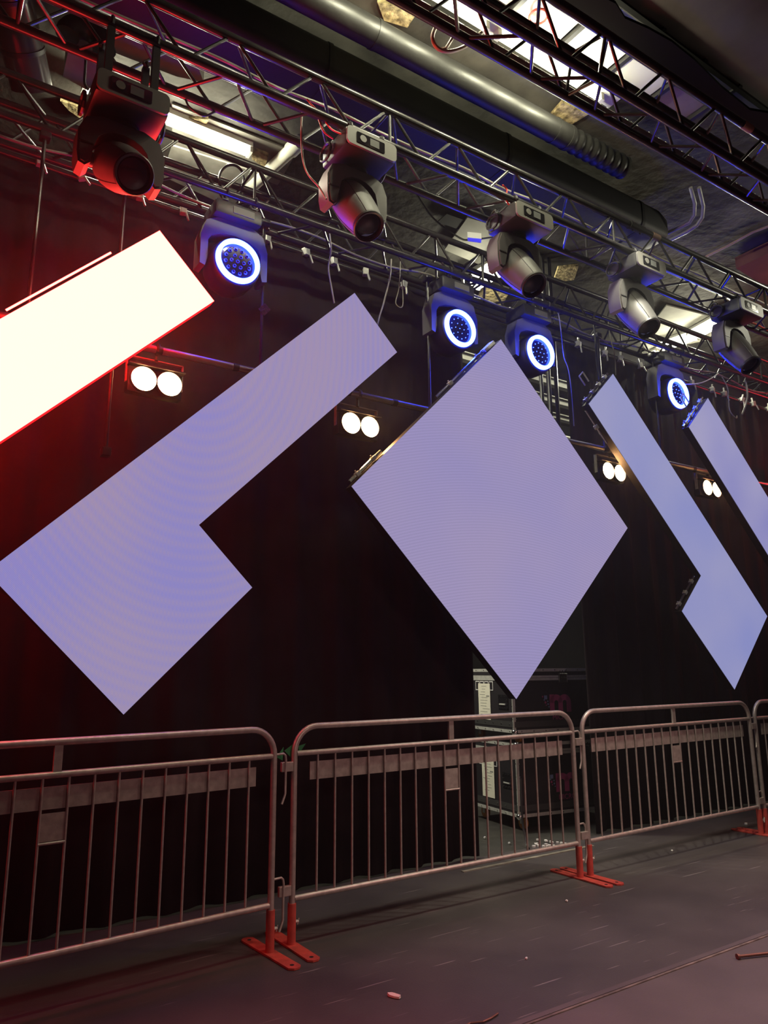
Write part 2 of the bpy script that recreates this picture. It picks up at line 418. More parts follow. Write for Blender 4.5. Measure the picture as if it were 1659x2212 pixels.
# ------------------------------------------------------------------ box trusses
def add_brace_mesh(L, r): 
    return mesh_of('brace', add_tube(B(), (0, 0, -L/2), (0, 0, L/2), r, 8), M_truss, 40)
def truss(name, label, y0, z0, sy, sz, x0, x1, tilt, phase, parent_extra=None):
    """near-bottom chord starts at (y0,z0); section sy deep, sz high, turned by tilt about its length"""
    xm = 3.0
    t = thing(name, label, 'truss', (xm, y0, z0), math.atan(-0.019))
    c, s = math.cos(tilt), math.sin(tilt)
    sec = {}
    for key, (a, b) in {'nb': (0, 0), 'fb': (sy, 0), 'nt': (0, sz), 'ft': (sy, sz)}.items():
        sec[key] = (a*c-b*s, a*s+b*c)
    lx0, lx1 = x0-xm, x1-xm
    for key in sec:
        bm = B(); add_tube(bm, (lx0, *sec[key]), (lx1, *sec[key]), 0.025, 14); obj('chord', bm, M_truss, t, 40)
    cache = {}
    def brace(p, q):
        p, q = Vector(p), Vector(q); L = round((q-p).length, 3)
        if L not in cache: cache[L] = add_brace_mesh(L, 0.0095)
        o = obj('brace', cache[L], None, t); o.location = (p+q)/2
        o.rotation_euler = (q-p).to_track_quat('Z', 'Y').to_euler()
    n = int((lx1-lx0)/0.25)
    k0 = math.ceil((lx0-phase)/0.25)
    for k in range(k0, k0+n):
        xa = phase+0.25*k; xb = xa+0.25
        up = k % 2 == 0
        brace((xa+0.02, *sec['nt' if up else 'nb']), (xb-0.02, *sec['nb' if up else 'nt']))
        brace((xa+0.02, *sec['fb' if up else 'ft']), (xb-0.02, *sec['ft' if up else 'fb']))
        brace((xa+0.02, *sec['nb' if up else 'fb']), (xb-0.02, *sec['fb' if up else 'nb']))
        if k % 2 == 0:
            brace((xa+0.02, *sec['nt']), (xb-0.02, *sec['ft']))
        if k % 8 == 0:
            for a, b in (('nb', 'nt'), ('fb', 'ft'), ('nb', 'fb'), ('nt', 'ft')):
                brace((xa, *sec[a]), (xa, *sec[b]))
    return t, sec
TM, SM = truss('box_truss', 'black box truss carrying the five moving heads', 3.20, 4.47, 0.262, 0.235, -1.5, 9.5, 0, 2.23-3)
TR, SR = truss('box_truss', 'black box truss carrying the blue ring lights, nearest the curtain', 4.15, 4.47, 0.262, 0.27, -1.5, 11.5, 0, 1.78-3)
TF, SF = truss('box_truss', 'black box truss below the ceiling strip lamp, top right', 2.17, 4.47, 0.24, 0.24, 0.5, 7.0, math.radians(16), 2.87-3)
# connection of two lengths of the middle truss
for dx in (0.0,):
    for key in SM:
        bm = B(); add_tube(bm, (1.42, *SM[key]), (1.58, *SM[key]), 0.031, 14); 
        add_tube(bm, (1.46, SM[key][0], SM[key][1]-0.045), (1.46, SM[key][0], SM[key][1]+0.045), 0.006, 6)
        add_tube(bm, (1.54, SM[key][0], SM[key][1]-0.045), (1.54, SM[key][0], SM[key][1]+0.045), 0.006, 6)
        obj('coupler', bm, M_truss, TM, 40)
for t, lx, sec in ((TM, 1.72, SM), (TF, 1.16, SF)):
    bm = B(); add_tube(bm, (lx-0.04, *sec['nt']), (lx+0.05, *sec['nt']), 0.0262, 14); obj('marking_tape', bm, M_brown, t, 40, 'brown tape band')

# slotted channel along the front truss
bm = B(); add_box(bm, (0, 0, 0), (8.0, 0.035, 0.085), Matrix.Rotation(math.radians(-35), 3, 'X'))
st = obj('slotted_channel', bm, M_strut); st.location = (4.0, yd(4.0, 2.475), 4.685); st.rotation_euler = (0, 0, math.atan(-0.019))
tag(st, 'dark slotted steel channel running beside the front truss', 'channel')
hb = B(); add_box(hb, (0, -0.0185, 0), (0.045, 0.003, 0.012)); hme = mesh_of('lit_slot', hb, M_white)  # white bars stand for light coming through the channel
db = B(); add_tube(db, (0, -0.021, 0), (0, -0.018, 0), 0.005, 8); dme = mesh_of('bolt_hole', db, M_alu)
RX = Matrix.Rotation(math.radians(-35), 3, 'X')
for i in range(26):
    o = obj('lit_slot', hme, None, st); o.rotation_euler = (math.radians(-35), 0, 0); o.location = RX @ Vector((-3.8+0.30*i, 0, -0.008))
for i in range(60):
    if i % 5 == 0: continue
    o = obj('bolt_hole', dme, None, st); o.rotation_euler = (math.radians(-35), 0, 0); o.location = RX @ Vector((-2.3+0.055*i, 0, -0.012))

# ------------------------------------------------------------------ moving head lamps
def rrect(w, h, r, n=5):
    pts = []
    for cx_, cz_, a0 in ((w/2-r, h/2-r, 0), (-w/2+r, h/2-r, PI/2), (-w/2+r, -h/2+r, PI), (w/2-r, -h/2+r, 1.5*PI)):
        for i in range(n+1):
            a = a0+PI/2*i/n; pts.append((cx_+r*math.cos(a), cz_+r*math.sin(a)))
    return pts
def yoke_pts():
    """U shape open downwards, outline (x,z); pivot at z=0"""
    out = [(-0.205, -0.02), (-0.195, -0.075), (-0.165, -0.085), (-0.14, -0.06), (-0.135, 0.0)]
    for i in range(9):
        a = PI-PI*i/8; out.append((0.135*math.cos(a), 0.05+0.10*math.sin(a)))
    out += [(0.135, 0.0), (0.14, -0.06), (0.165, -0.085), (0.195, -0.075), (0.205, -0.02)]
    out += [(0.205, 0.10), (0.175, 0.175), (0.10, 0.205), (-0.10, 0.205), (-0.175, 0.175), (-0.205, 0.10)]
    return out
def moving_head(name, label, x, y, zp, d, group, hang):
    """zp pivot height; d direction the lens looks; hang = height of the chord the clamps hold"""
    t = thing(name, label, 'stage light', (x, y, zp), 0, group)
    # base
    zb = 0.215
    bm = B(); add_box(bm, (0, -0.062, zb+0.062), (0.345, 0.275, 0.118), None, 0.022); obj('base', bm, M_headd, t, 40)
    bm = B(); add_tube(bm, (0, 0, zb-0.02), (0, 0, zb+0.02), 0.085, 20); obj('pan_bearing', bm, M_black, t, 40)
    bm = B(); add_prism(bm, rrect(0.338, 0.112, 0.028), -0.212, -0.198); bz = obj('display_panel', bm, M_panel, t, 40); bz.location = (0, 0, zb+0.062)
    bm = B(); add_prism(bm, rrect(0.19, 0.068, 0.006), -0.215, -0.2115); dp = obj('display', bm, M_screenoff, bz); dp.location = (-0.012, 0, 0)
    bm = B(); add_box(bm, (0.012, -0.216, 0), (0.062, 0.003, 0.046)); obj('display_window', bm, M_lcd, bz)
    bm = B(); add_tube(bm, (-0.065, -0.218, 0), (-0.065, -0.214, 0), 0.022, 16); obj('selector_knob', bm, M_panel, bz, 40)
    # clamps
    for sx in (-0.11, 0.11):
        for sy in (-0.128, 0.06):
            bm = B(); top = hang-zp
            add_box(bm, (sx, sy, (zb+0.12+top)/2), (0.035, 0.03, max(0.02, top-zb-0.12)))
            for k in range(10):
                pass
            add_path(bm, [(sx, sy+0.031*math.cos(a), top+0.031*math.sin(a)) for a in [PI*1.5+2*PI*0.86*i/10 for i in range(11)]], 0.009, 6)
            add_tube(bm, (sx-0.02, sy-0.03, top+0.0), (sx-0.02, sy-0.055, top-0.03), 0.008, 6)
            obj('clamp', bm, M_black, t)
    for sx in (-0.19, 0.19):
        bm = B(); add_path(bm, [(sx, 0.06*math.cos(a), zb+0.06+0.05*math.sin(a)) for a in [2*PI*i/12 for i in range(12)]], 0.009, 6, True)
        obj('carry_handle', bm, M_black, t)
    # yoke
    bm = B(); add_prism(bm, yoke_pts(), -0.062, 0.062)
    es = [e for e in bm.edges if abs(e.verts[0].co.y-e.verts[1].co.y) < 1e-5]
    bmesh.ops.bevel(bm, geom=es, offset=0.010, segments=2, affect='EDGES', clamp_overlap=True)
    yk = obj('yoke', bm, M_head, t, 35)
    for sx in (-1, 1):
        bm = B(); add_tube(bm, (sx*0.12, 0, -0.01), (sx*0.155, 0, -0.01), 0.035, 16); obj('tilt_bearing', bm, M_black, yk, 40)
    bm = B(); add_box(bm, (-0.168, -0.063, 0.03), (0.066, 0.004, 0.007)); obj('cover_joint', bm, M_black, yk)
    # head
    d = Vector(d).normalized(); R = d.to_track_quat('Z', 'Y').to_matrix().to_4x4()
    prof = [(0.05, -0.160), (0.078, -0.150), (0.100, -0.118), (0.111, -0.07), (0.1145, -0.01), (0.114, 0.05), (0.109, 0.12), (0.101, 0.19), (0.092, 0.245)]
    bm = B(); add_lathe(bm, prof, 32, R); hd_ = obj('head', bm, M_head, t, 50)
    bm = B(); add_lathe(bm, [(0.092, 0.243), (0.094, 0.262), (0.089, 0.268), (0.078, 0.262), (0.076, 0.245)], 32, R, False); obj('lens_rim', bm, M_black, hd_, 40)
    bm = B(); add_lathe(bm, [(0.079, 0.246), (0.06, 0.256), (0.03, 0.262), (0.002, 0.264)], 32, R); obj('lens', bm, M_lens, hd_, 60, 'dark glass lens')
    bm = B()
    for a in (0.9, 2.25, 4.0, 5.4):
        add_path(bm, [R @ Vector((rr*1.003*math.cos(a), rr*1.003*math.sin(a), z)) for rr, z in prof[2:]], 0.0022, 5)
    obj('housing_seam', bm, M_black, hd_)
    return t
GH = 'moving head lamps on the middle truss'
nbz = 4.47
for lab, lx, ly, d in (
    ('moving head lamp lit red from below, lowest hanging, at the left', 290, 377, (0.10, -0.80, -0.60)),
    ('moving head lamp with pale worn yoke arm, head lit red and violet', 797, 490, (0.06, -0.56, -0.83)),
    ('moving head lamp in front of the glaring ceiling lamp, small blue glint in lens', 1154, 617, (0.04, -0.60, -0.80)),
    ('moving head lamp with clear grey display panel, head side lit blue', 1402, 710, (0.0, -0.52, -0.855)),
    ('brightly lit moving head lamp, last before the right photo edge', 1622, 790, (0.04, -0.52, -0.855))):
    d = Vector(d).normalized(); xx = 3.0
    for _ in range(6):
        pv = aty(lx, ly, yd(xx, 3.331)+d.y*0.262)-d*0.262; xx = pv.x
    moving_head('moving_head_lamp', lab, pv.x, yd(pv.x, 3.331), pv.z, d, GH, nbz)

# ------------------------------------------------------------------ wash lights with a blue ring
def wash_light(label, x, z, yaw, lenses):
    y = yd(x, 4.281)
    t = thing('ring_wash_lamp', label, 'stage light', (x, y, z), yaw, 'wash lamps with glowing blue rings')
    bm = B(); add_box(bm, (0, 0, 0.365), (0.33, 0.24, 0.105), None, 0.02); bs = obj('base', bm, M_headd, t, 40)
    bm = B(); add_prism(bm, rrect(0.15, 0.05, 0.006), -0.1245, -0.119); o = obj('display', bm, M_panel, bs); o.location = (0.03, 0, 0.365)
    for sx in (-0.1, 0.1):
        bm = B(); add_box(bm, (sx, -0.11, 0.437), (0.035, 0.03, 0.05)); add_path(bm, [(sx, -0.131+0.031*math.cos(a), 4.47-z+0.031*math.sin(a)) for a in [PI*1.5+2*PI*0.86*i/10 for i in range(11)]], 0.009, 6)
        obj('clamp', bm, M_black, t); bm = B()
        add_box(bm, (sx, 0.11, 0.437), (0.035, 0.03, 0.05)); add_path(bm, [(sx, 0.131+0.031*math.cos(a), 4.47-z+0.031*math.sin(a)) for a in [PI*1.5+2*PI*0.86*i/10 for i in range(11)]], 0.009, 6)
        obj('clamp', bm, M_black, t)
    # yoke
    out = [(-0.235, -0.05), (-0.20, -0.06), (-0.185, 0.0), (-0.185, 0.12)]
    for i in range(7):
        a = PI-PI*i/6; out.append((0.185*math.cos(a), 0.13+0.085*math.sin(a)))
    out += [(0.185, 0.0), (0.20, -0.06), (0.235, -0.05), (0.235, 0.16), (0.20, 0.27), (0.12, 0.315), (-0.12, 0.315), (-0.20, 0.27), (-0.235, 0.16)]
    bm = B(); add_prism(bm, out, -0.06, 0.06); obj('yoke', bm, M_head, t, 35)
    R = Matrix.Rotation(PI/2, 4, 'X')       # local z -> -y
    bm = B(); add_lathe(bm, [(0.10, -0.14), (0.15, -0.12), (0.172, -0.06), (0.176, 0.05), (0.168, 0.10), (0.152, 0.112)], 40, R); hdw = obj('head', bm, M_headd, t, 50)
    bm = B(); add_lathe(bm, [(0.1235, 0.113), (0.1225, 0.135), (0.129, 0.143), (0.142, 0.143), (0.150, 0.134), (0.1515, 0.110)], 56, R, False)
    obj('glow_ring', bm, E_ringcore, hdw, 60, 'glowing blue-white ring')
    bm = B(); add_lathe(bm, [(0.122, 0.112), (0.10, 0.114), (0.002, 0.116)], 40, R); obj('lens_plate', bm, M_screenoff, hdw)
    lb = B(); add_lathe(lb, [(0.0045, 0.114), (0.004, 0.119), (0.002, 0.121), (0.0005, 0.1215)] if lenses else [(0.014, 0.114), (0.0125, 0.120), (0.008, 0.125), (0.001, 0.127)], 10, R); lme = mesh_of('lens', lb, M_chrome if lenses else M_lens, 60)
    spots = [(0, 0)] + [(0.042, i*PI/3) for i in range(6)] + [(0.084, i*PI/6+0.2) for i in range(12)]
    for rr, a in spots:
        o = obj('lens', lme, None, hdw); o.location = (rr*math.cos(a), 0, rr*math.sin(a))
    return t
for lab, x, z, yaw, ln in (
    ('wash lamp with blue ring above the widening bar, at left', 1.685, 4.010, 0.0, False),
    ('wash lamp with blue ring at the upper left of the diamond tip', 3.535, 4.012, 0.0, True),
    ('wash lamp with blue ring at the upper right of the diamond tip', 4.405, 4.015, 0.0, True),
    ('wash lamp with blue ring between the two right-hand screen bars', 6.26, 4.022, 0.0, True)):
    wash_light(lab, x, z, yaw, ln)

# ------------------------------------------------------------------ pipe with pairs of warm lamps
pp = thing('lighting_pipe', 'steel pipe behind the screens carrying the warm lamp pairs', 'pipe', (3, 4.30, 3.335), math.atan(-0.019))
bm = B(); add_tube(bm, (-4.5, 0, 0), (8.5, 0, 0), 0.024, 12); obj('tube', bm, mat('pipe_steel', (0.45, 0.43, 0.40), 0.35, 0.8, 0.2, 12), pp, 40)
for x in (-1.75, -1.25, -0.4, 0.0, 2.6, 3.6, 4.1):
    bm = B(); add_tube(bm, (x-0.02, 0, 0), (x+0.02, 0, 0), 0.027, 12); obj('tape_band', bm, M_black, pp, 40)
def blinder(label, x, z):
    y = yd(x, 4.29)
    t = thing('lamp_pair', label, 'stage light', (x, y, z), 0, 'warm lamp pairs on the pipe')
    bm = B(); add_box(bm, (0, 0.055, 0), (0.335, 0.075, 0.165), None, 0.012); add_box(bm, (0, 0.02, 0.087), (0.345, 0.09, 0.008)); obj('housing', bm, M_black, t, 40)
    R = Matrix.Rotation(PI/2, 4, 'X')
    for sx in (-0.079, 0.079):
        bm = B(); add_lathe(bm, [(0.080, -0.02), (0.0805, 0.012), (0.076, 0.014), (0.075, -0.005)], 28, R, False); r = obj('lamp_rim', bm, M_black, t, 40); r.location = (sx, 0, 0)
        bm = B(); add_lathe(bm, [(0.0755, 0.0), (0.055, 0.012), (0.03, 0.019), (0.001, 0.021)], 28, R); o = obj('bulb', bm, E_blinder, t, 60, 'glowing warm white bulb'); o.location = (sx, 0, 0)
    bm = B(); 
    for sx in (-0.172, 0.172):
        add_box(bm, (sx, 0.05, 0.07), (0.006, 0.03, 0.17))
    add_box(bm, (0, 0.05, 0.152), (0.35, 0.03, 0.006)); obj('bracket', bm, M_alu, t)
    bm = B(); top = 3.335-z
    add_tube(bm, (0, 0.03, 0.15), (0, 0.03, top-0.03), 0.011, 8); add_path(bm, [(0, 0.012+0.031*math.cos(a), top+0.031*math.sin(a)) for a in [PI*1.5+2*PI*0.86*i/10 for i in range(11)]], 0.01, 6)
    obj('hook_clamp', bm, M_black, t)
for lab, x, z in (('warm glowing lamp pair left of the widening screen bar, under the red bar', 1.243, 3.122),
                  ('warm glowing lamp pair left of the diamond screen', 2.694, 3.10),
                  ('warm glowing lamp pair between diamond and right-hand bar', 5.378, 3.129),
                  ('warm glowing lamp pair between the two right-hand bars', 6.85, 3.16)):
    blinder(lab, x, z)
# vertical drop pipes
DP = [('thin black drop pole under the red-lit moving head, at far left', 0.487, 3.2), ('thin black drop pole behind the red screen bar', 0.95, 2.6),
      ('thin black drop pole with a blue-lit tag, beside the first blue ring', 1.925, 3.335), ('thin black drop pole above the left tip of the diamond', 3.33, 3.335),
      ('thin black drop pole behind the right-hand widening bar', 5.30, 3.335), ('thin black drop pole between the two right bars', 6.10, 3.335)]
for lab, x, zb in DP:
    bm = B(); add_tube(bm, (0, 0, zb), (0, 0, 4.45), 0.011 if x != 5.30 else 0.02, 8); add_box(bm, (0, 0, 4.44), (0.06, 0.07, 0.05), None, 0.008); add_box(bm, (0, 0, zb), (0.05, 0.07, 0.05), None, 0.008)
    o = obj('drop_pole', bm, M_truss, None, 40); o.location = (x, yd(x, 4.17 if zb != 3.335 else 4.30), 0)
    tag(o, lab, 'pole', 'drop poles under the rear truss')
bm = B(); add_box(bm, (0, 0, 0), (0.06, 0.006, 0.06), Matrix.Rotation(PI/4, 3, 'Y')); 
o = obj('reflective_tag', bm, mat('silver_foil', (0.7, 0.7, 0.8), 0.15, 1.0, 0.3, 60, 0.4, 40)); o.location = (1.93, yd(1.93, 4.27), 3.783); o.rotation_euler = (0.3, 0, -0.4)
tag(o, 'small square foil tag shining blue on the drop pole', 'tag')
# thick black upright at the right curtain edge
bm = B(); 
for ax, ay in ((-0.05, -0.05), (0.05, -0.05), (0.05, 0.05), (-0.05, 0.05)): add_tube(bm, (ax, ay, 2.55), (ax, ay, 5.45), 0.02, 8)
add_box(bm, (0, 0, 2.56), (0.14, 0.14, 0.02)); add_box(bm, (0, 0, 3.6), (0.14, 0.14, 0.02))
o = obj('hanging_mast', bm, M_truss, None, 40); o.location = (5.16, 4.76, 0)
tag(o, 'black mast hanging at the left edge of the pleated curtain', 'post')

# ------------------------------------------------------------------ crowd barriers
BL = 2.172
def barrier(label, x, y, ang, skip_hook=False):
    t = thing('crowd_barrier', label, 'barrier', (x, y, 0), ang, 'steel crowd barriers')
    r, R, Ht = 0.0165, 0.135, 1.088
    pts = [(0, 0, 0.03)]
    pts += [(R-R*math.cos(a), 0, Ht-R+R*math.sin(a)) for a in [PI/2*i/8 for i in range(9)]]
    pts += [(BL-R+R*math.sin(a), 0, Ht-R+R*math.cos(a)) for a in [PI/2*i/8 for i in range(9)]]
    pts += [(BL, 0, 0.03)]
    bm = B(); add_path(bm, pts, r, 14); obj('frame', bm, M_galv, t, 50)
    for z in (0.949, 0.226):
        bm = B(); add_tube(bm, (0.012, 0, z), (BL-0.012, 0, z), 0.0145, 12); obj('rail', bm, M_galv, t, 50)
    sp = 0.1108; g0 = (BL-17*sp)/2
    bb = B(); add_tube(bb, (0, 0, 0.226), (0, 0, 0.949), 0.0062, 8); bme = mesh_of('bar', bb, M_galv, 50)
    for i in range(18):
        o = obj('bar', bme, None, t); o.location = (g0+sp*i, 0, 0)
    bm = B(); add_box(bm, (BL/2, 0, 1.02), (0.036, 0.014, 0.125)); obj('strut', bm, M_galv, t)
    bm = B(); add_box(bm, (BL/2, 0.0085, 0.853), (BL-0.2, 0.003, 0.094)); obj('sign_plate', bm, M_plate, t, None, 'long flat zinc plate')
    bm = B(); add_box(bm, (BL/2, 0.002, 0.733), (sp-0.012, 0.003, 0.115)); obj('name_plate', bm, M_plate, t, None, 'small blank plate between two bars')
    bm = B(); add_tube(bm, (BL/2-sp/2, -0.002, 0.668), (BL/2+sp/2, -0.002, 0.668), 0.006, 8); obj('plate_rod', bm, M_galv, t, 50)
    # feet
    for fx in (0, BL):
        bm = B(); add_tube(bm, (fx, 0, 0.0), (fx, 0, 0.205), 0.0225, 14); sl = obj('foot_sleeve', bm, M_red, t, 50)
        L2, w2, c2 = 0.262, 0.034, 0.02
        prof = [(-w2, -L2+c2), (-w2+c2, -L2), (w2-c2, -L2), (w2, -L2+c2), (w2, L2-c2), (w2-c2, L2), (-w2+c2, L2), (-w2, L2-c2)]
        bm = B(); a = [bm.verts.new((fx+p[0], p[1], 0.002)) for p in prof]; b = [bm.verts.new((fx+p[0], p[1], 0.011)) for p in prof]
        bm.faces.new(a[::-1]); bm.faces.new(b)
        for i in range(8): bm.faces.new((a[i], a[(i+1) % 8], b[(i+1) % 8], b[i]))
        ft = obj('foot', bm, M_red, t)
        hb_ = B()
        for sy in (-1, 1): add_tube(hb_, (fx, sy*(L2-0.045), 0.0105), (fx, sy*(L2-0.045), 0.0116), 0.011, 12)
        obj('bolt_hole', hb_, M_hole, ft)
        bm = B(); add_tube(bm, (fx+0.02, -0.005, 0.115), (fx+0.036, -0.008, 0.115), 0.008, 8); add_tube(bm, (fx+0.03, -0.008, 0.10), (fx+0.036, -0.012, 0.13), 0.003, 6); obj('bolt', bm, M_alu, sl)
    # hooks on the right post, brackets on the left post
    for z in (0.955, 0.345):
        bm = B(); add_path(bm, [(BL+0.012, -0.004, z), (BL+0.055, -0.004, z+0.002), (BL+0.066, -0.004, z-0.008), (BL+0.07, -0.004, z-0.03), (BL+0.07, -0.004, z-0.20), (BL+0.064, -0.006, z-0.215), (BL+0.045, -0.012, z-0.25)], 0.0062, 8)
        obj('hook', bm, M_galv, t, 60)
    for z in (0.885, 0.270):
        bm = B(); add_box(bm, (-0.047, -0.004, z), (0.068, 0.024, 0.05), None, 0.004); obj('hook_bracket', bm, M_galv, t)
    return t
a1 = 0.0654
barrier('steel crowd barrier, leftmost, cut by the left photo edge', 1.8024-BL*math.cos(a1), 3.7261-BL*math.sin(a1), a1)
barrier('steel crowd barrier standing in front of the flight cases', 1.9413, 3.7624, -0.0009)
barrier('steel crowd barrier below the right-hand widening screen bar', 4.2067, 3.7542, 0.0173)
barrier('steel crowd barrier cut by the right photo edge', 6.462, 3.79, 0.02)
bm = B()
for P in (((-0.055, 0.02, 0.0), (-0.005, 0.02, 0.03), (0.0, 0.02, -0.05)), ((0.03, 0.02, 0.02), (0.075, 0.02, 0.03), (0.035, 0.02, -0.02)), ((-0.10, 0.02, -0.03), (-0.06, 0.02, 0.02), (-0.065, 0.02, -0.05))):
    v = [bm.verts.new(p) for p in P]; v2 = [bm.verts.new(Vector(p)+Vector((0, 0.002, 0))) for p in P]; bm.faces.new(v); bm.faces.new(v2[::-1])
    for i in range(3): bm.faces.new((v[i], v2[i], v2[(i+1) % 3], v[(i+1) % 3]))
o = obj('tape_scraps', bm, M_green); o.location = (1.945, 3.762, 0.965); tag(o, 'torn green tape on the post where two barriers meet', 'tape')

# ------------------------------------------------------------------ flight cases
def text_mesh(s, size, mat_, ext=0.0008):
    cu = bpy.data.curves.new('t', 'FONT'); cu.body = s; cu.size = size; cu.extrude = ext; cu.align_x = 'CENTER'
    o = bpy.data.objects.new('t', cu); COL.objects.link(o)
    dg = bpy.context.evaluated_depsgraph_get(); me = bpy.data.meshes.new_from_object(o.evaluated_get(dg))
    bpy.data.objects.remove(o); me.materials.clear(); me.materials.append(mat_); return me
def arch_m(w, h, th):
    """outline strips of the round-shouldered letter m, as prisms in (x,z)"""
    P = []
    leg = th
    P.append([(0, 0), (leg, 0), (leg, h*0.9), (leg, h), (0, h)])
    cxs = [(leg/2+(w-leg)/4, (w-leg)/4), (leg/2+3*(w-leg)/4, (w-leg)/4)]
    for c_, rr in cxs:
        ro, ri = rr+leg/2, rr-leg/2; n = 10; hz = h-ro
        outer = [(c_+ro*math.cos(a), hz+ro*math.sin(a)) for a in [PI*i/n for i in range(n+1)]]
        inner = [(c_+ri*math.cos(a), hz+ri*math.sin(a)) for a in [PI-PI*i/n for i in range(n+1)]]
        for i in range(n):
            P.append([outer[i], outer[i+1], inner[n-i-1], inner[n-i]])
        P.append([(c_+ri, 0), (c_+ro, 0), (c_+ro, hz), (c_+ri, hz)])
    return P
def flight_case(label, x, y, z, rz, body, upper):
    Wd, Dp = 1.22, 0.80
    t = thing('flight_case', label, 'flight case', (x, y, z), rz, 'black flight cases')
    c = 0.115 if not upper else 0.09
    bm = B(); add_box(bm, (Wd/2, Dp/2, c+body/2), (Wd, Dp, body)); obj('body', bm, M_case, t)
    # aluminium edging
    e = 0.028; k = 0
    bm = B()
    for zz in (c+0.014, c+body-0.014):
        for yy in (0, Dp): add_box(bm, (Wd/2, yy, zz), (Wd+0.006, 0.006, e)); 
        for xx in (0, Wd): add_box(bm, (xx, Dp/2, zz), (0.006, Dp+0.006, e))
    for xx in (0, Wd):
        for yy in (0, Dp): add_box(bm, (xx, yy, c+body/2), (e, 0.007, body)) if yy == 0 else None; add_box(bm, (xx, 0.012, c+body/2), (0.007, e, body))
    obj('edge_profile', bm, M_alu, t)
    zl = c+body-0.085
    bm = B()
    for yy in (-0.003,):
        add_box(bm, (Wd/2, yy, zl+0.012), (Wd, 0.008, 0.018)); add_box(bm, (Wd/2, yy, zl-0.011), (Wd, 0.011, 0.022))
    add_box(bm, (-0.003, Dp/2, zl), (0.008, Dp, 0.045)); obj('lid_profile', bm, M_alu, t)
    bm = B(); add_box(bm, (Wd/2, -0.001, c+0.075), (Wd, 0.006, 0.05)); add_box(bm, (-0.001, Dp/2, c+0.075), (0.006, Dp, 0.05)); obj('base_profile', bm, mat('dull_profile', (0.10, 0.10, 0.10), 0.4, 0.6), t)
    rv = B(); add_tube(rv, (0, -0.008, 0), (0, -0.003, 0), 0.006, 8); rme = mesh_of('rivet', rv, M_chrome, 40)
    for i in range(9):
        for zz in (c+body-0.014, c+0.014):
            o = obj('rivet', rme, None, t); o.location = (0.07+0.135*i, 0, zz)
    for i in range(6):
        for zz in (c+body-0.014, c+0.014, c+0.075):
            o = obj('rivet', rme, None, t); o.location = (0, 0.07+0.13*i, zz); o.rotation_euler = (0, 0, -PI/2)
    for i in range(4):
        for xx, rr in ((0.012, 0), (0.0, -PI/2)):
            o = obj('rivet', rme, None, t); o.location = (xx, 0.0 if rr == 0 else 0.014, c+0.12+0.11*i); o.rotation_euler = (0, 0, rr)
    for xx in (0.0, Wd):
        for zz in (c+0.01, c+body-0.01):
            bm = B(); bmesh.ops.create_icosphere(bm, subdivisions=2, radius=0.03, matrix=Matrix.Translation((xx, 0, zz))); obj('ball_corner', bm, M_chrome, t, 40)
    # butterfly latch
    for lx in (0.56,) if upper else (0.30, 0.76):
        bm = B(); add_box(bm, (lx, -0.010, zl-0.005), (0.10, 0.006, 0.085), None, 0.002); lt = obj('latch', bm, M_black, t)
        bm = B(); add_path(bm, [(lx-0.045, -0.016, zl-0.04), (lx-0.045, -0.016, zl+0.035), (lx+0.045, -0.016, zl+0.035), (lx+0.045, -0.016, zl-0.04)], 0.005, 6); add_tube(bm, (lx-0.03, -0.017, zl), (lx+0.03, -0.017, zl), 0.008, 6)
        for i in range(3): add_tube(bm, (lx-0.03+0.03*i, -0.016, zl+0.062), (lx-0.03+0.03*i, -0.008, zl+0.062), 0.005, 6)
        obj('latch_frame', bm, M_chrome, lt)
    # recessed handle on the left side
    hy, hz = 0.155, c+body*0.47
    bm = B(); add_box(bm, (-0.004, hy, hz), (0.006, 0.15, 0.13)); hn = obj('handle_dish', bm, M_screenoff, t)
    for i in range(4):
        for j in range(4):
            if i in (1, 2) and j in (1, 2): continue
            o = obj('rivet', rme, None, hn); o.location = (-0.004, hy-0.062+0.0413*i, hz-0.052+0.0347*j); o.rotation_euler = (0, 0, -PI/2)
    bm = B(); add_tube(bm, (-0.014, hy-0.045, hz-0.02), (-0.014, hy+0.045, hz-0.02), 0.007, 8); obj('grip', bm, M_alu, hn)
    # paper sheet in a printed frame on the left side
    px_, pz_ = 0.46, c+body*0.50
    bm = B()
    for i in range(4): add_box(bm, (-0.004, px_-0.115+0.077*i, pz_+0.125), (0.002, 0.066, 0.085))
    fr = obj('address_label', bm, M_white, t)
    bm = B(); 
    for i in range(4): add_box(bm, (-0.0048, px_-0.115+0.077*i, pz_+0.125), (0.002, 0.052, 0.07))
    obj('address_field', bm, M_case, fr)
    bm = B(); add_box(bm, (-0.007, px_, pz_-0.02), (0.002, 0.20, 0.33 if upper else 0.36)); sh = obj('paper_sheet', bm, M_paper, t, None, 'cream printed paper sheet')
    bm = B(); random.seed(3 if upper else 5)
    for i in range(11):
        ly = px_-0.08+random.uniform(0, 0.04); zz = pz_+0.12-0.026*i
        add_box(bm, (-0.0085, px_+random.uniform(-0.03, 0.03), zz), (0.001, random.uniform(0.05, 0.13), 0.004))
    add_box(bm, (-0.0085, px_-0.06, pz_+0.03), (0.001, 0.05, 0.012)); obj('print_lines', bm, M_ink, sh)
    # logo
    mw, mh = 0.245, 0.160; mx, mz = (0.40 if upper else 0.41), c+body*0.30
    bm = B()
    for poly in arch_m(mw, mh, 0.052): add_prism(bm, [(mx+p[0], mz+p[1]) for p in poly], -0.0065, -0.004)
    lg = obj('letter_logo', bm, M_pink, t, None, 'magenta round-shouldered letter m')
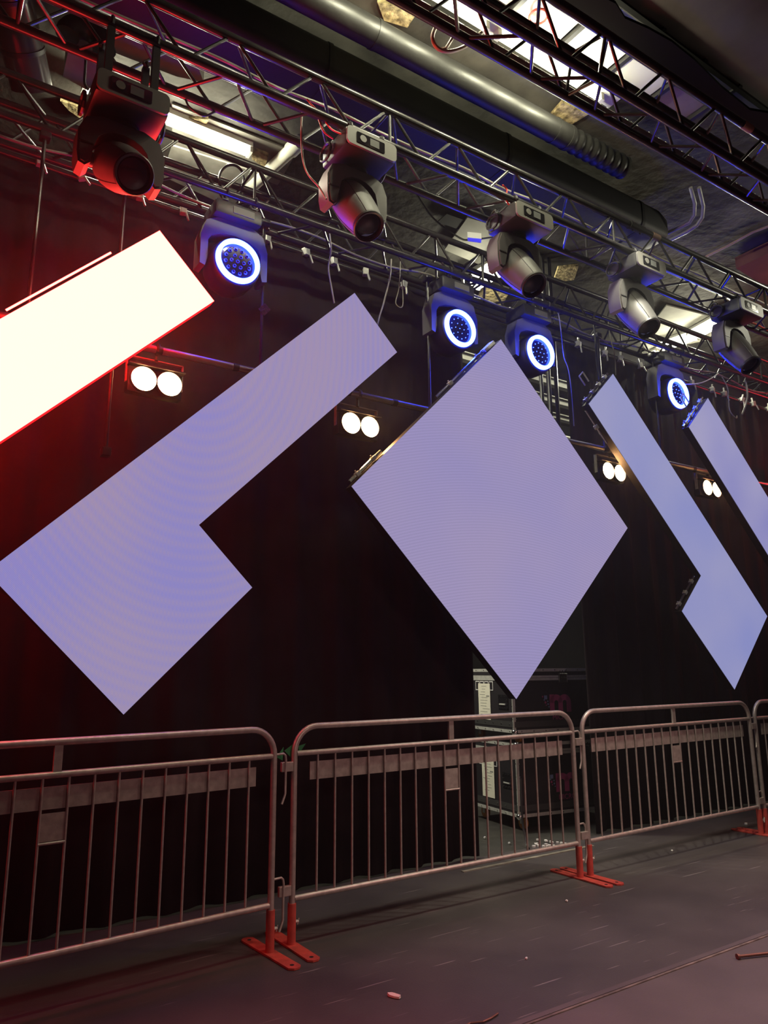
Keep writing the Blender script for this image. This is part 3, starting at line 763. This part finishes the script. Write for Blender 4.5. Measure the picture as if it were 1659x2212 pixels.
    for sx_, sz_, w_, m_ in ((-0.045, 0.135, 0.034, M_bluep), (-0.078, 0.142, 0.013, M_pink), (-0.062, 0.112, 0.012, M_bluep), (-0.05, 0.09, 0.018, M_pink), (-0.022, 0.10, 0.012, M_bluep), (-0.02, 0.075, 0.014, M_bluep), (-0.042, 0.066, 0.010, M_pink), (-0.012, 0.05, 0.010, M_bluep)):
        bm = B(); add_box(bm, (mx+sx_, -0.0053, mz+sz_), (w_, 0.0025, w_)); obj('logo_square', bm, m_, lg)
    tm = text_mesh('MICRO', 0.062, M_pink); o = obj('lettering', tm, None, lg); o.location = (mx+mw/2, -0.005, mz-0.065); o.rotation_euler = (PI/2, 0, 0); o.scale = (1.02, 1, 1)
    # second sheet on the front of the lower case
    if not upper:
        bm = B(); add_box(bm, (0.98, -0.007, c+body*0.47), (0.26, 0.002, 0.215)); s2 = obj('red_bordered_sheet', bm, M_redp, t, None, 'white sheet with red border')
        bm = B(); add_box(bm, (0.98, -0.009, c+body*0.47), (0.235, 0.002, 0.185)); obj('sheet_paper', bm, M_white, s2)
        bm = B()
        for zz in (-0.05, -0.01, 0.02, 0.055): add_box(bm, (0.98, -0.0105, c+body*0.47+zz), (0.21, 0.001, 0.004))
        obj('sheet_lines', bm, M_ink, s2)
    # casters
    for wx in (0.11, Wd-0.11):
        for wy in (0.10, Dp-0.10):
            bm = B(); rw = c/2-0.004; add_tube(bm, (wx-0.016, wy, rw), (wx+0.016, wy, rw), rw, 18); w_ = obj('caster_wheel', bm, M_wheel, t, 40)
            bm = B(); 
            for s_ in (-0.022, 0.022): add_box(bm, (wx+s_, wy, c*0.68), (0.004, 0.04, c*0.6))
            add_box(bm, (wx, wy, c-0.003), (0.09, 0.08, 0.006)); obj('caster_fork', bm, M_alu, w_)
    return t
CR = -0.14
flight_case('lower black flight case on the floor, sheet with red border on its front', 4.815, 5.06, 0.0, CR, 0.62, False)
flight_case('upper black flight case stacked on the other, paler m logo', 4.80, 5.06, 0.735, CR, 0.565, True)

# ------------------------------------------------------------------ ceiling gear
def batten(label, p0, p1, w, z, group='ceiling strip lamps', m=None):
    p0, p1 = Vector(p0), Vector(p1); d = p1-p0; L = d.length
    t = thing('strip_lamp', label, 'ceiling light', ((p0.x+p1.x)/2, (p0.y+p1.y)/2, z), math.atan2(d.y, d.x), group)
    bm = B(); add_box(bm, (0, 0, 0.045), (L+0.04, w+0.03, 0.05)); obj('tray', bm, M_white_tray, t)
    bm = B(); add_box(bm, (0, 0, 0.0), (L, w, 0.045), None, 0.012); obj('diffuser', bm, m or E_bright, t, 40, 'glowing diffuser')
    for sx in (-1, 1):
        bm = B(); add_box(bm, (sx*(L/2+0.012), 0, 0.0), (0.022, w+0.012, 0.05)); obj('end_cap', bm, M_white_tray, t)
    n = 3 if L > 0.8 else 2
    for i in range(n):
        q = p0.lerp(p1, (i+0.5)/n); lamp('strip_glow', 'POINT', (q.x, q.y, z-0.05), (q.x, q.y, 0), 800*L*w/n, (1.0, 0.97, 0.72), 0.03)
    return t
ZB = 5.37
batten('glowing strip lamp beside the leftmost moving head', (0.78, 4.83), (1.99, 4.82), 0.075, ZB)
batten('glaring lamp just left of the third moving head', (4.80, 5.43), (4.82, 4.98), 0.24, ZB)
batten('glaring lamp above the right wash lamp, longer', (7.86, 5.31), (7.90, 4.925), 0.20, ZB)
batten('glaring lamp behind the last moving head', (7.88, 4.87), (7.80, 4.48), 0.20, ZB)
batten('small glaring lamp seen end-on above the right wash lamp', (7.97, 5.62), (7.96, 5.44), 0.10, ZB)
# long strip fitting above the front truss
t = thing('strip_lamp', 'long fitting with bare tubes and white reflector above the front truss', 'ceiling light', (0, 0, 0), 0, 'ceiling strip lamps')
bm = B(); add_box(bm, (2.75, 2.80, 5.26), (2.2, 0.10, 0.05)); obj('tray', bm, M_white_tray, t)
for x0, x1 in ((1.72, 2.66), (2.76, 3.70)):
    bm = B(); add_tube(bm, (x0, 2.80, 5.20), (x1, 2.80, 5.20), 0.019, 14); obj('tube', bm, E_tube, t, 40, 'bare glowing tube')
    for f in (0.2, 0.5, 0.8): lamp('tube_glow', 'POINT', (x0+(x1-x0)*f, 2.80, 5.172), (x0, 2.8, 0), 16, (1.0, 0.97, 0.68), 0.022)
    for xx in (x0, x1):
        bm = B(); add_box(bm, (xx, 2.80, 5.215), (0.03, 0.045, 0.07)); obj('lamp_holder', bm, M_white_tray, t)
# white ceiling boards lit by it
bb_ = thing('ceiling_boards', 'white boards framed in black battens above the front truss', 'ceiling panel', (0, 0, 0))
xs_ = [1.9, 2.34, 2.78, 3.22, 3.66, 4.1, 4.5]
for i in range(6):
    for y0_, y1_ in ((2.46, 2.69), (2.30, 2.42)):
        bm = B(); add_box(bm, ((xs_[i]+xs_[i+1])/2, (y0_+y1_)/2, 5.32), (xs_[i+1]-xs_[i]-0.05, y1_-y0_, 0.012), None, 0.004); obj('board', bm, M_white_tray if i < 5 else M_board, bb_)
for xx in xs_:
    bm = B(); add_box(bm, (xx, 2.50, 5.30), (0.03, 0.5, 0.03)); obj('batten', bm, M_black, bb_)
for yy in (2.44, 2.28):
    bm = B(); add_box(bm, (3.3, yy, 5.30), (4.0, 0.03, 0.04)); obj('batten', bm, M_black, bb_)
bm = B(); add_path(bm, [Vector((2.93, 2.62, 5.284))+Vector((0.055*math.cos(a), 0.055*math.sin(a), 0.0)) for a in [2*PI*i/14 for i in range(14)]], 0.008, 6, True)
tag(obj('cable_loop', bm, M_rcable, None, 40), 'small red cable loop against the white boards', 'cable')

# black ducts
dA = thing('air_duct', 'round black air duct ending in ribs, under the ceiling', 'duct', (0, 3.20, 5.16), math.atan(-0.012))
bm = B(); add_tube(bm, (-2.5, 0, 0), (3.75, 0, 0), 0.085, 28); obj('duct_tube', bm, M_duct, dA, 40)
for x in (2.1, 3.62, 3.75):
    bm = B(); add_tube(bm, (x-0.012, 0, 0), (x+0.012, 0, 0), 0.089, 28); obj('duct_band', bm, M_duct, dA, 40)
bm = B(); prof = []
for i in range(33): prof.append((0.076+0.010*(1 if i % 4 < 2 else 0), i*0.019))
add_lathe(bm, prof, 28, Matrix.Translation((3.76, 0, 0)) @ Matrix.Rotation(PI/2, 4, 'Y')); obj('flexible_end', bm, M_duct, dA, 60, 'ribbed flexible end piece')
dB = thing('air_duct', 'wide black duct with rounded edges and a bent end, lower one', 'duct', (0, 0, 0), math.atan(-0.012))
bm = B(); sec_ = [(p[0]+3.64, p[1]+5.14) for p in rrect(0.34, 0.28, 0.075, 6)]
a = [[bm.verts.new((x, p[0], p[1])) for p in sec_] for x in (-2.5, 5.15, 5.3)]
for p in bm.verts:
    if p.co.x > 5.2: p.co.y = 3.64+(p.co.y-3.64)*0.75; p.co.z = 5.16+(p.co.z-5.14)*0.75
n_ = len(sec_)
for A, C in zip(a, a[1:]):
    for i in range(n_): bm.faces.new((A[i], A[(i+1) % n_], C[(i+1) % n_], C[i]))
bm.faces.new(a[0]); bm.faces.new(a[-1][::-1]); obj('duct_tube', bm, M_duct2, dB, 40)
for x in (0.4, 1.9, 3.4, 4.9):
    bm = B(); s2_ = [((p[0]-3.64)*1.03+3.64, (p[1]-5.14)*1.03+5.14) for p in sec_]
    add_prism(bm, [(0, 0)]*0 or s2_, 0, 0.03, Matrix(((0, 1, 0, x), (1, 0, 0, 0), (0, 0, 1, 0), (0, 0, 0, 1)))); obj('duct_band', bm, M_duct2, dB, 40)
dC = thing('air_duct', 'fat glossy elbow duct behind the truss, top left corner', 'duct', (0, 0, 0))
bm = B(); c0 = atz(75, 60, 5.15)
pts = [c0+Vector((0.16*math.sin(a)-0.05, -0.25+0.5*i/10, 0.16-0.16*math.cos(a))) for i, a in [(i, PI/2*i/10) for i in range(11)]]
pts = [c0+Vector((-0.25+0.30*(i/10)**1.2, -0.30+0.62*i/10, 0.12-0.28*(i/10)**2)) for i in range(11)]
add_path(bm, pts, 0.125, 24); obj('elbow', bm, mat('glossy_black_duct', (0.07, 0.066, 0.062), 0.22, 0.2, 0.3, 5), dC, 60)
for i in (3, 7):
    bm = B(); q0, q1 = pts[i], pts[i+1]; add_tube(bm, q0.lerp(q1, 0.35), q0.lerp(q1, 0.65), 0.13, 24); obj('duct_band', bm, M_duct, dC, 40)
dD = thing('air_duct', 'black elbow duct with bright rim behind the first truss brace', 'duct', (0, 0, 0))
bm = B(); c0 = atz(190, 82, 5.2); add_path(bm, [c0+Vector((0.11*math.cos(a)*1.0, 0.05, 0.11*math.sin(a))) for a in [PI*i/10 for i in range(11)]], 0.07, 16); obj('elbow', bm, M_duct, dD, 60)
# boards, boxes, pipes on the ceiling
def slab(name, label, cat, corners, z, th, m, group=None):
    bm = B(); a = [bm.verts.new((p.x, p.y, z)) for p in corners]; b = [bm.verts.new((p.x, p.y, z+th)) for p in corners]; n = len(corners)
    bm.faces.new(a); bm.faces.new(b[::-1])
    for i in range(n): bm.faces.new((a[i], b[i], b[(i+1) % n], a[(i+1) % n]))
    return tag(obj(name, bm, m), label, cat, group)
def px_slab(name, label, cat, pxs, z, th, m, group=None):
    return slab(name, label, cat, [atz(x, y, z) for x, y in pxs], z, th, m, group)
px_slab('ceiling_box', 'pale box-like duct panel behind the first moving head, upper left', 'box', ((148, 106), (235, 140), (190, 196), (136, 165)), 5.2, 0.2, M_board)
px_slab('ceiling_box', 'pale grey slotted box above the first moving head', 'box', ((228, 88), (286, 76), (430, 150), (440, 178), (380, 165), (232, 108)), 5.22, 0.18, M_board)
px_slab('ceiling_board', 'flat grey board beside the strip lamp at left', 'board', ((372, 225), (640, 330), (600, 400), (372, 312)), 5.43, 0.015, mat('grey_board_dull', (0.20, 0.19, 0.165), 0.8, 0, 0.35, 4, 0.25, 12))
px_slab('ceiling_board', 'mottled grey board above the first blue ring', 'board', ((372, 315), (560, 375), (500, 450), (350, 380)), 5.40, 0.015, mat('mottled_board', (0.3, 0.285, 0.25), 0.85, 0, 0.5, 5))
px_slab('ceiling_board', 'pale board lit hard near the third moving head', 'board', ((1010, 470), (1110, 500), (1080, 590), (960, 540)), 5.42, 0.015, M_board)
px_slab('ceiling_board', 'pale board lit hard near the last moving head', 'board', ((1440, 660), (1560, 690), (1530, 735), (1400, 760), (1380, 735)), 5.42, 0.015, M_board)
for i, (lab, c_) in enumerate((('torn yellow insulation patch near the leftmost strip lamp', ((405, 255), (450, 258), (440, 290), (420, 275))), ('torn insulation end beyond the leftmost strip lamp', ((540, 318), (580, 335), (572, 362), (545, 345))),
    ('ragged insulation in a square hole by the big duct', ((815, 5), (905, 22), (880, 60), (830, 45))), ('square hole with ragged yellow rim between duct and channel', ((1190, 250), (1215, 222), (1270, 248), (1225, 275))),
    ('insulation stain behind the first moving head', ((130, 218), (180, 232), (182, 262), (150, 240))), ('insulation tuft near the fourth moving head', ((1205, 580), (1250, 575), (1240, 605), (1195, 610))),
    ('insulation patch below the third moving head', ((1040, 620), (1100, 632), (1085, 660), (1030, 650))))):
    px_slab('insulation_patch', lab, 'insulation', c_, 5.41, 0.03, M_insul, 'torn insulation patches')
px_slab('ceiling_hole', 'black hole with a broken edge in the ceiling boards', 'hole', ((945, 480), (965, 462), (1010, 478), (995, 497)), 5.425, 0.01, M_hole)
bm = B(); p0 = Vector((2.29, 4.55, 5.395)); p1 = Vector((2.20, 5.28, 5.395)); add_tube(bm, p0, p1, 0.05, 18); add_tube(bm, p0+Vector((0, -0.02, 0)), p0.lerp(p1, 0.14), 0.060, 18)
tag(obj('drain_pipe', bm, M_pvc, None, 40), 'pale grey pipe with a collar between two trusses', 'pipe')
px_slab('ceiling_cloth', 'black cloth border curving below the smooth ceiling, top right', 'cloth', ((1170, -30), (1290, -12), (1330, 8), (1350, 40), (1400, 62), (1450, 90), (1500, 130), (1560, 190), (1620, 238), (1690, 250), (1690, 330), (1630, 290), (1500, 200), (1412, 143), (1300, 75), (1199, 4)), 5.2, 0.02, M_cloth)
px_slab('ceiling_board', 'smooth dark red-tinged ceiling sheet, top right corner', 'board', ((1260, -60), (1760, -60), (1760, 300), (1640, 260), (1500, 140), (1330, 10)), 5.30, 0.02, mat('smooth_plaster', (0.12, 0.11, 0.10), 0.7, 0, 0.4, 2.5, 0.1, 6))
# conduits
for k, (lab, off, m_) in enumerate((('outer bent grey conduit at the end of the wide duct', 0.0, M_pvc), ('inner bent grey conduit at the end of the wide duct', 0.11, M_pvc))):
    c_ = [atz(1445-22*k, 520-8*k, 5.15), atz(1485-18*k, 500-8*k, 5.15), atz(1505-16*k, 487-6*k, 5.16), atz(1517-17*k, 470-6*k, 5.2), atz(1519-18*k, 445-6*k, 5.25), atz(1510-18*k, 405, 5.32)]
    bm = B(); add_path(bm, c_, 0.016, 10); tag(obj('conduit', bm, mat('conduit_grey', (0.3, 0.29, 0.25), 0.4), None, 60), lab, 'pipe', 'bent conduits')
bm = B(); add_path(bm, [atz(1525, 554, 5.4), atz(1570, 532, 5.4), atz(1625, 502, 5.4), atz(1670, 485, 5.4)], 0.012, 8); tag(obj('conduit', bm, M_tan, None, 60), 'thin brown conduit across the red-lit ceiling at right', 'pipe')
px_slab('ceiling_beam', 'dark red-lit ceiling beam by the right photo edge', 'beam', ((1590, 580), (1760, 500), (1760, 640), (1640, 610)), 5.32, 0.12, mat('red_lit_paint', (0.16, 0.05, 0.045), 0.7, 0, 0.3, 4))  # red stage light is put into the beam's colour

# backstage beams and far truss seen through the gap
for i, (z, h, lab) in enumerate(((4.83, 0.07, 'grey roof beam backstage, upper'), (4.62, 0.06, 'grey roof beam backstage, middle'), (4.44, 0.045, 'grey roof beam backstage, lower and thinner'))):
    bm = B(); add_box(bm, (6.2, 6.0+0.05*i, z), (7.0, 0.08, h)); add_box(bm, (6.2, 6.0+0.05*i, z+h/2+0.006), (7.0, 0.14, 0.012)); tag(obj('roof_beam', bm, M_steelbeam), lab, 'beam', 'roof beams backstage')
tb = thing('lattice_girder', 'bright lattice girder backstage seen beside the diamond', 'girder', (3.6, 6.15, 4.24))
for z in (0.0, -0.26):
    bm = B(); add_tube(bm, (0, 0, z), (6.5, 0, z), 0.02, 10); obj('chord', bm, M_alu, tb, 40)
for x_ in (0.8, 5.6):
    bm = B(); add_tube(bm, (x_, 0, 0), (x_, 0, 1.21), 0.008, 6); obj('hanger_rod', bm, M_alu, tb)
gb = B(); add_tube(gb, (0, 0, 0), (0.14, 0, -0.26), 0.010, 8); gme = mesh_of('brace', gb, M_alu, 40)
gb = B(); add_tube(gb, (0, 0, -0.26), (0.14, 0, 0.0), 0.010, 8); gme2 = mesh_of('brace', gb, M_alu, 40)
for i in range(46):
    o = obj('brace', gme if i % 2 == 0 else gme2, None, tb); o.location = (0.14*i, 0, 0)

# ------------------------------------------------------------------ cables
def cable(label, pts, r, m, group='loose rig cables', name='cable'):
    P = [Vector(p) for p in pts]; out = []
    Q = [P[0]]+P+[P[-1]]
    for i in range(1, len(Q)-2):
        for j in range(6):
            t_ = j/6; a_, b_, c_, d_ = Q[i-1], Q[i], Q[i+1], Q[i+2]
            out.append(0.5*((2*b_)+(-a_+c_)*t_+(2*a_-5*b_+4*c_-d_)*t_*t_+(-a_+3*b_-3*c_+d_)*t_**3))
    out.append(P[-1])
    bm = B(); add_path(bm, out, r, 6); return tag(obj(name, bm, m, None, 60), label, 'cable', group)
A = lambda x, y, d: aty(x, y, d)
cable('red cable tail at the base of the second moving head', [A(668, 232, 3.28), A(682, 240, 3.26), A(690, 262, 3.24), A(700, 285, 3.22), A(720, 300, 3.2)], 0.005, M_rcable)
cable('red cable looping into the second moving head base', [A(664, 215, 3.3), A(672, 225, 3.28), A(695, 250, 3.24), A(715, 278, 3.22), A(740, 290, 3.2)], 0.005, M_rcable)
cable('black cable hanging left of the second moving head', [A(652, 240, 3.3), A(652, 320, 3.3), A(662, 370, 3.3), A(690, 405, 3.25), A(705, 430, 3.2)], 0.006, M_gcable)
cable('red cables above the third moving head', [A(1086, 400, 3.3), A(1095, 410, 3.25), A(1093, 430, 3.2), A(1105, 450, 3.2)], 0.006, M_rcable)
cable('black cable crossing the boards towards the third moving head', [A(893, 408, 4.2), A(935, 470, 4.2), A(990, 512, 4.15), A(1015, 518, 4.1), A(1065, 512, 4.0)], 0.008, M_cable)
px_slab('cable_connector', 'white cable connectors on the black cable by the third moving head', 'connector', ((1010, 513), (1040, 516), (1039, 525), (1010, 521)), 4.75, 0.05, M_white)
cable('pair of black cables hanging at the upper left', [A(186, 118, 4.0), A(184, 150, 4.0), A(183, 180, 4.0), A(191, 194, 4.0)], 0.008, M_cable)
cable('black cable loop under the truss beside the first moving head', [A(400, 212, 3.5), A(410, 232, 3.5), A(440, 250, 3.5), A(466, 240, 3.5)], 0.006, M_cable)
cable('tan cable loop hanging beside the slotted channel', [A(944, 52, 2.6), A(934, 80, 2.6), A(945, 104, 2.6), A(972, 111, 2.6), A(1008, 98, 2.6), A(1040, 70, 2.6)], 0.011, M_tan)
cable('tan cable branch inside the hanging loop', [A(981, 75, 2.6), A(965, 102, 2.6), A(955, 106, 2.6)], 0.009, M_tan)
for lab, c_, r, m in (
    ('grey cables drooping below the rear truss, left of the bar tip', [(712, 505), (715, 540), (710, 580), (716, 620), (722, 655)], 0.006, M_gcable),
    ('grey cable drooping right of the bar tip', [(845, 560), (842, 600), (830, 650), (818, 690), (808, 735)], 0.006, M_gcable),
    ('thin cable loop hanging beside the second blue ring', [(865, 565), (862, 620), (855, 655), (870, 660), (868, 600)], 0.004, M_gcable),
    ('grey cable hanging at the curtain opening', [(1206, 676), (1210, 700), (1214, 735), (1218, 770), (1228, 800), (1235, 850), (1240, 920)], 0.005, M_gcable),
    ('bundle of cables above the right-hand widening bar', [(1283, 700), (1287, 750), (1290, 790), (1296, 830)], 0.010, M_cable),
    ('grey cable hanging above the right-hand widening bar', [(1314, 695), (1320, 735), (1328, 770), (1330, 810)], 0.005, M_gcable),
    ('white cable running from the right wash lamp', [(1480, 830), (1510, 828), (1535, 818), (1552, 806)], 0.006, M_white),
    ('looped cable hanging by the last screen bar', [(1560, 815), (1572, 840), (1576, 885), (1590, 903), (1592, 898)], 0.006, M_gcable),
    ('cable with a pale plug hanging near the right photo edge', [(1610, 822), (1614, 845), (1612, 870), (1603, 895)], 0.010, M_gcable)):
    cable(lab, [A(x, y, 4.13) for x, y in c_], r, m)
cable('coil of black cable on the rear truss above the first blue ring', [A(500+27*math.cos(a), 388+32*math.sin(a), 4.4) for a in [2*PI*i/10 for i in range(11)]], 0.010, M_cable)
cable('coil of black cable on the rear truss left of the fourth moving head', [A(1330+18*math.cos(a), 688+24*math.sin(a), 4.38) for a in [2*PI*i/10 for i in range(11)]], 0.010, M_cable)
cable('cable draped along the rear truss, left', [(x, yd(x, 4.30), 4.46-0.03*math.sin(x*5)) for x in np.linspace(-0.5, 3.6, 14)], 0.009, M_gcable)
cable('cable draped along the rear truss, right', [(x, yd(x, 4.32), 4.46-0.03*math.sin(x*5)) for x in np.linspace(3.8, 9.5, 18)], 0.009, M_gcable)
cable('cable laid on top of the middle truss', [(x, yd(x, 3.40), 4.73+0.012*math.sin(x*7)) for x in np.linspace(-0.5, 7.5, 24)], 0.010, M_gcable)
cable('red cables along the middle truss at the right photo edge', [(x, yd(x, 3.44), 4.505+0.01*math.sin(x*9)) for x in np.linspace(6.2, 8.0, 8)], 0.010, M_rcable)

# red lamp at the right photo edge
t = thing('red_lamp', 'red glowing lamp on the curtain at the right photo edge', 'stage light', (8.62, 4.42, 3.66))
bm = B(); add_box(bm, (0.06, 0.03, 0), (0.22, 0.07, 0.16), None, 0.015); obj('housing', bm, M_black, t, 40)
bm = B(); add_lathe(bm, [(0.06, -0.01), (0.055, 0.02), (0.03, 0.035), (0.001, 0.04)], 18, Matrix.Rotation(PI/2, 4, 'X')); obj('bulb', bm, E_redlamp, t, 60)

# ------------------------------------------------------------------ litter on the floor
def scrap(name, label, cat, p, pts, h, m, rz=0.0):
    bm = B(); a = [bm.verts.new((x, y, 0.0)) for x, y in pts]; b = [bm.verts.new((x*0.95, y*0.95, h*(0.6+0.4*random.random()))) for x, y in pts]; n = len(pts)
    bm.faces.new(a[::-1]); bm.faces.new(b)
    for i in range(n): bm.faces.new((a[i], a[(i+1) % n], b[(i+1) % n], b[i]))
    o = obj(name, bm, m); o.location = (p.x, p.y, p.z); o.rotation_euler = (0, 0, rz); return tag(o, label, cat)
scrap('paper_scrap', 'crumpled pale paper scrap on the floor near the bottom edge', 'litter', atz(850, 2153, 0.003), [(-0.03, 0.012), (-0.012, 0.022), (0.0, 0.012), (0.034, -0.006), (0.028, -0.02), (0.006, -0.016), (-0.018, -0.004)], 0.012, M_scrap, -0.75)
for lab, px_, py_, s_ in (('tiny white scrap in front of the barriers', 1224, 1947, 0.012), ('small white scrap below the third barrier', 1452, 1838, 0.012), ('crumpled yellowish scrap by the right barrier foot', 1612, 1781, 0.02),
                          ('tiny straw-coloured sliver on the floor', 1137, 2071, 0.009), ('white scrap on the floor behind the barrier', 1047, 1810, 0.014), ('white scrap near the flight case wheel', 1100, 1822, 0.014)):
    scrap('floor_scrap', lab, 'litter', atz(px_, py_, 0.003), [(-s_, -s_*0.4), (s_*0.6, -s_*0.6), (s_*1.2, s_*0.3), (-s_*0.3, s_*0.7)], s_*0.7, M_white, 0.6)
random.seed(11); bm = B()
for i in range(16):
    p = atz(1178+random.gauss(0, 14), 1823+random.gauss(0, 7), 0.006); add_box(bm, p, (0.03*random.random()+0.01, 0.02, 0.012), Matrix.Rotation(random.random()*3, 3, 'Z'))
tag(obj('tape_litter', bm, M_white), 'heap of torn white tape bits on the floor behind the barrier', 'litter', None, 'stuff')
p = atz(1596, 2066, 0.014); bm = B(); add_tube(bm, (0, 0, 0), (0.28, -0.105, 0.0), 0.0075, 10); add_tube(bm, (-0.010, 0.004, 0), (0.001, 0, 0), 0.013, 12)
o = obj('steel_pin', bm, M_rust, None, 40); o.location = p; tag(o, 'rusty steel pin lying on the floor at the right edge', 'pin')
p = atz(1040, 2205, 0.006); bm = B(); add_path(bm, [p+Vector((0.05*i-0.1, 0.012*math.sin(i*2), 0)) for i in range(5)], 0.004, 6); tag(obj('twig_scrap', bm, M_rust), 'thin brown strand on the floor at the bottom edge', 'litter')
cable('black cable hanging to the floor between barrier bars and case', [(4.55, 4.75, 0.5), (4.50, 4.70, 0.2), (4.46, 4.62, 0.03), (4.42, 4.56, 0.008)], 0.010, M_cable, 'floor cables')

# ------------------------------------------------------------------ thin haze added to give the lamps and screens halos
mh_ = bpy.data.materials.new('halo_haze'); mh_.use_nodes = True; nt = mh_.node_tree
nt.nodes.remove(nt.nodes['Principled BSDF'])
vs_ = nt.nodes.new('ShaderNodeVolumeScatter'); vs_.inputs['Color'].default_value = (1, 1, 1, 1); vs_.inputs['Density'].default_value = 0.0062; vs_.inputs['Anisotropy'].default_value = 0.35
nt.links.new(vs_.outputs[0], nt.nodes['Material Output'].inputs['Volume'])
bm = B(); add_box(bm, (4.0, 4.9, 2.175), (20, 4.6, 4.29)); hz = obj('haze', bm, mh_)
tag(hz, 'thin haze volume added for halos around the stage lights', 'haze', None, 'stuff')
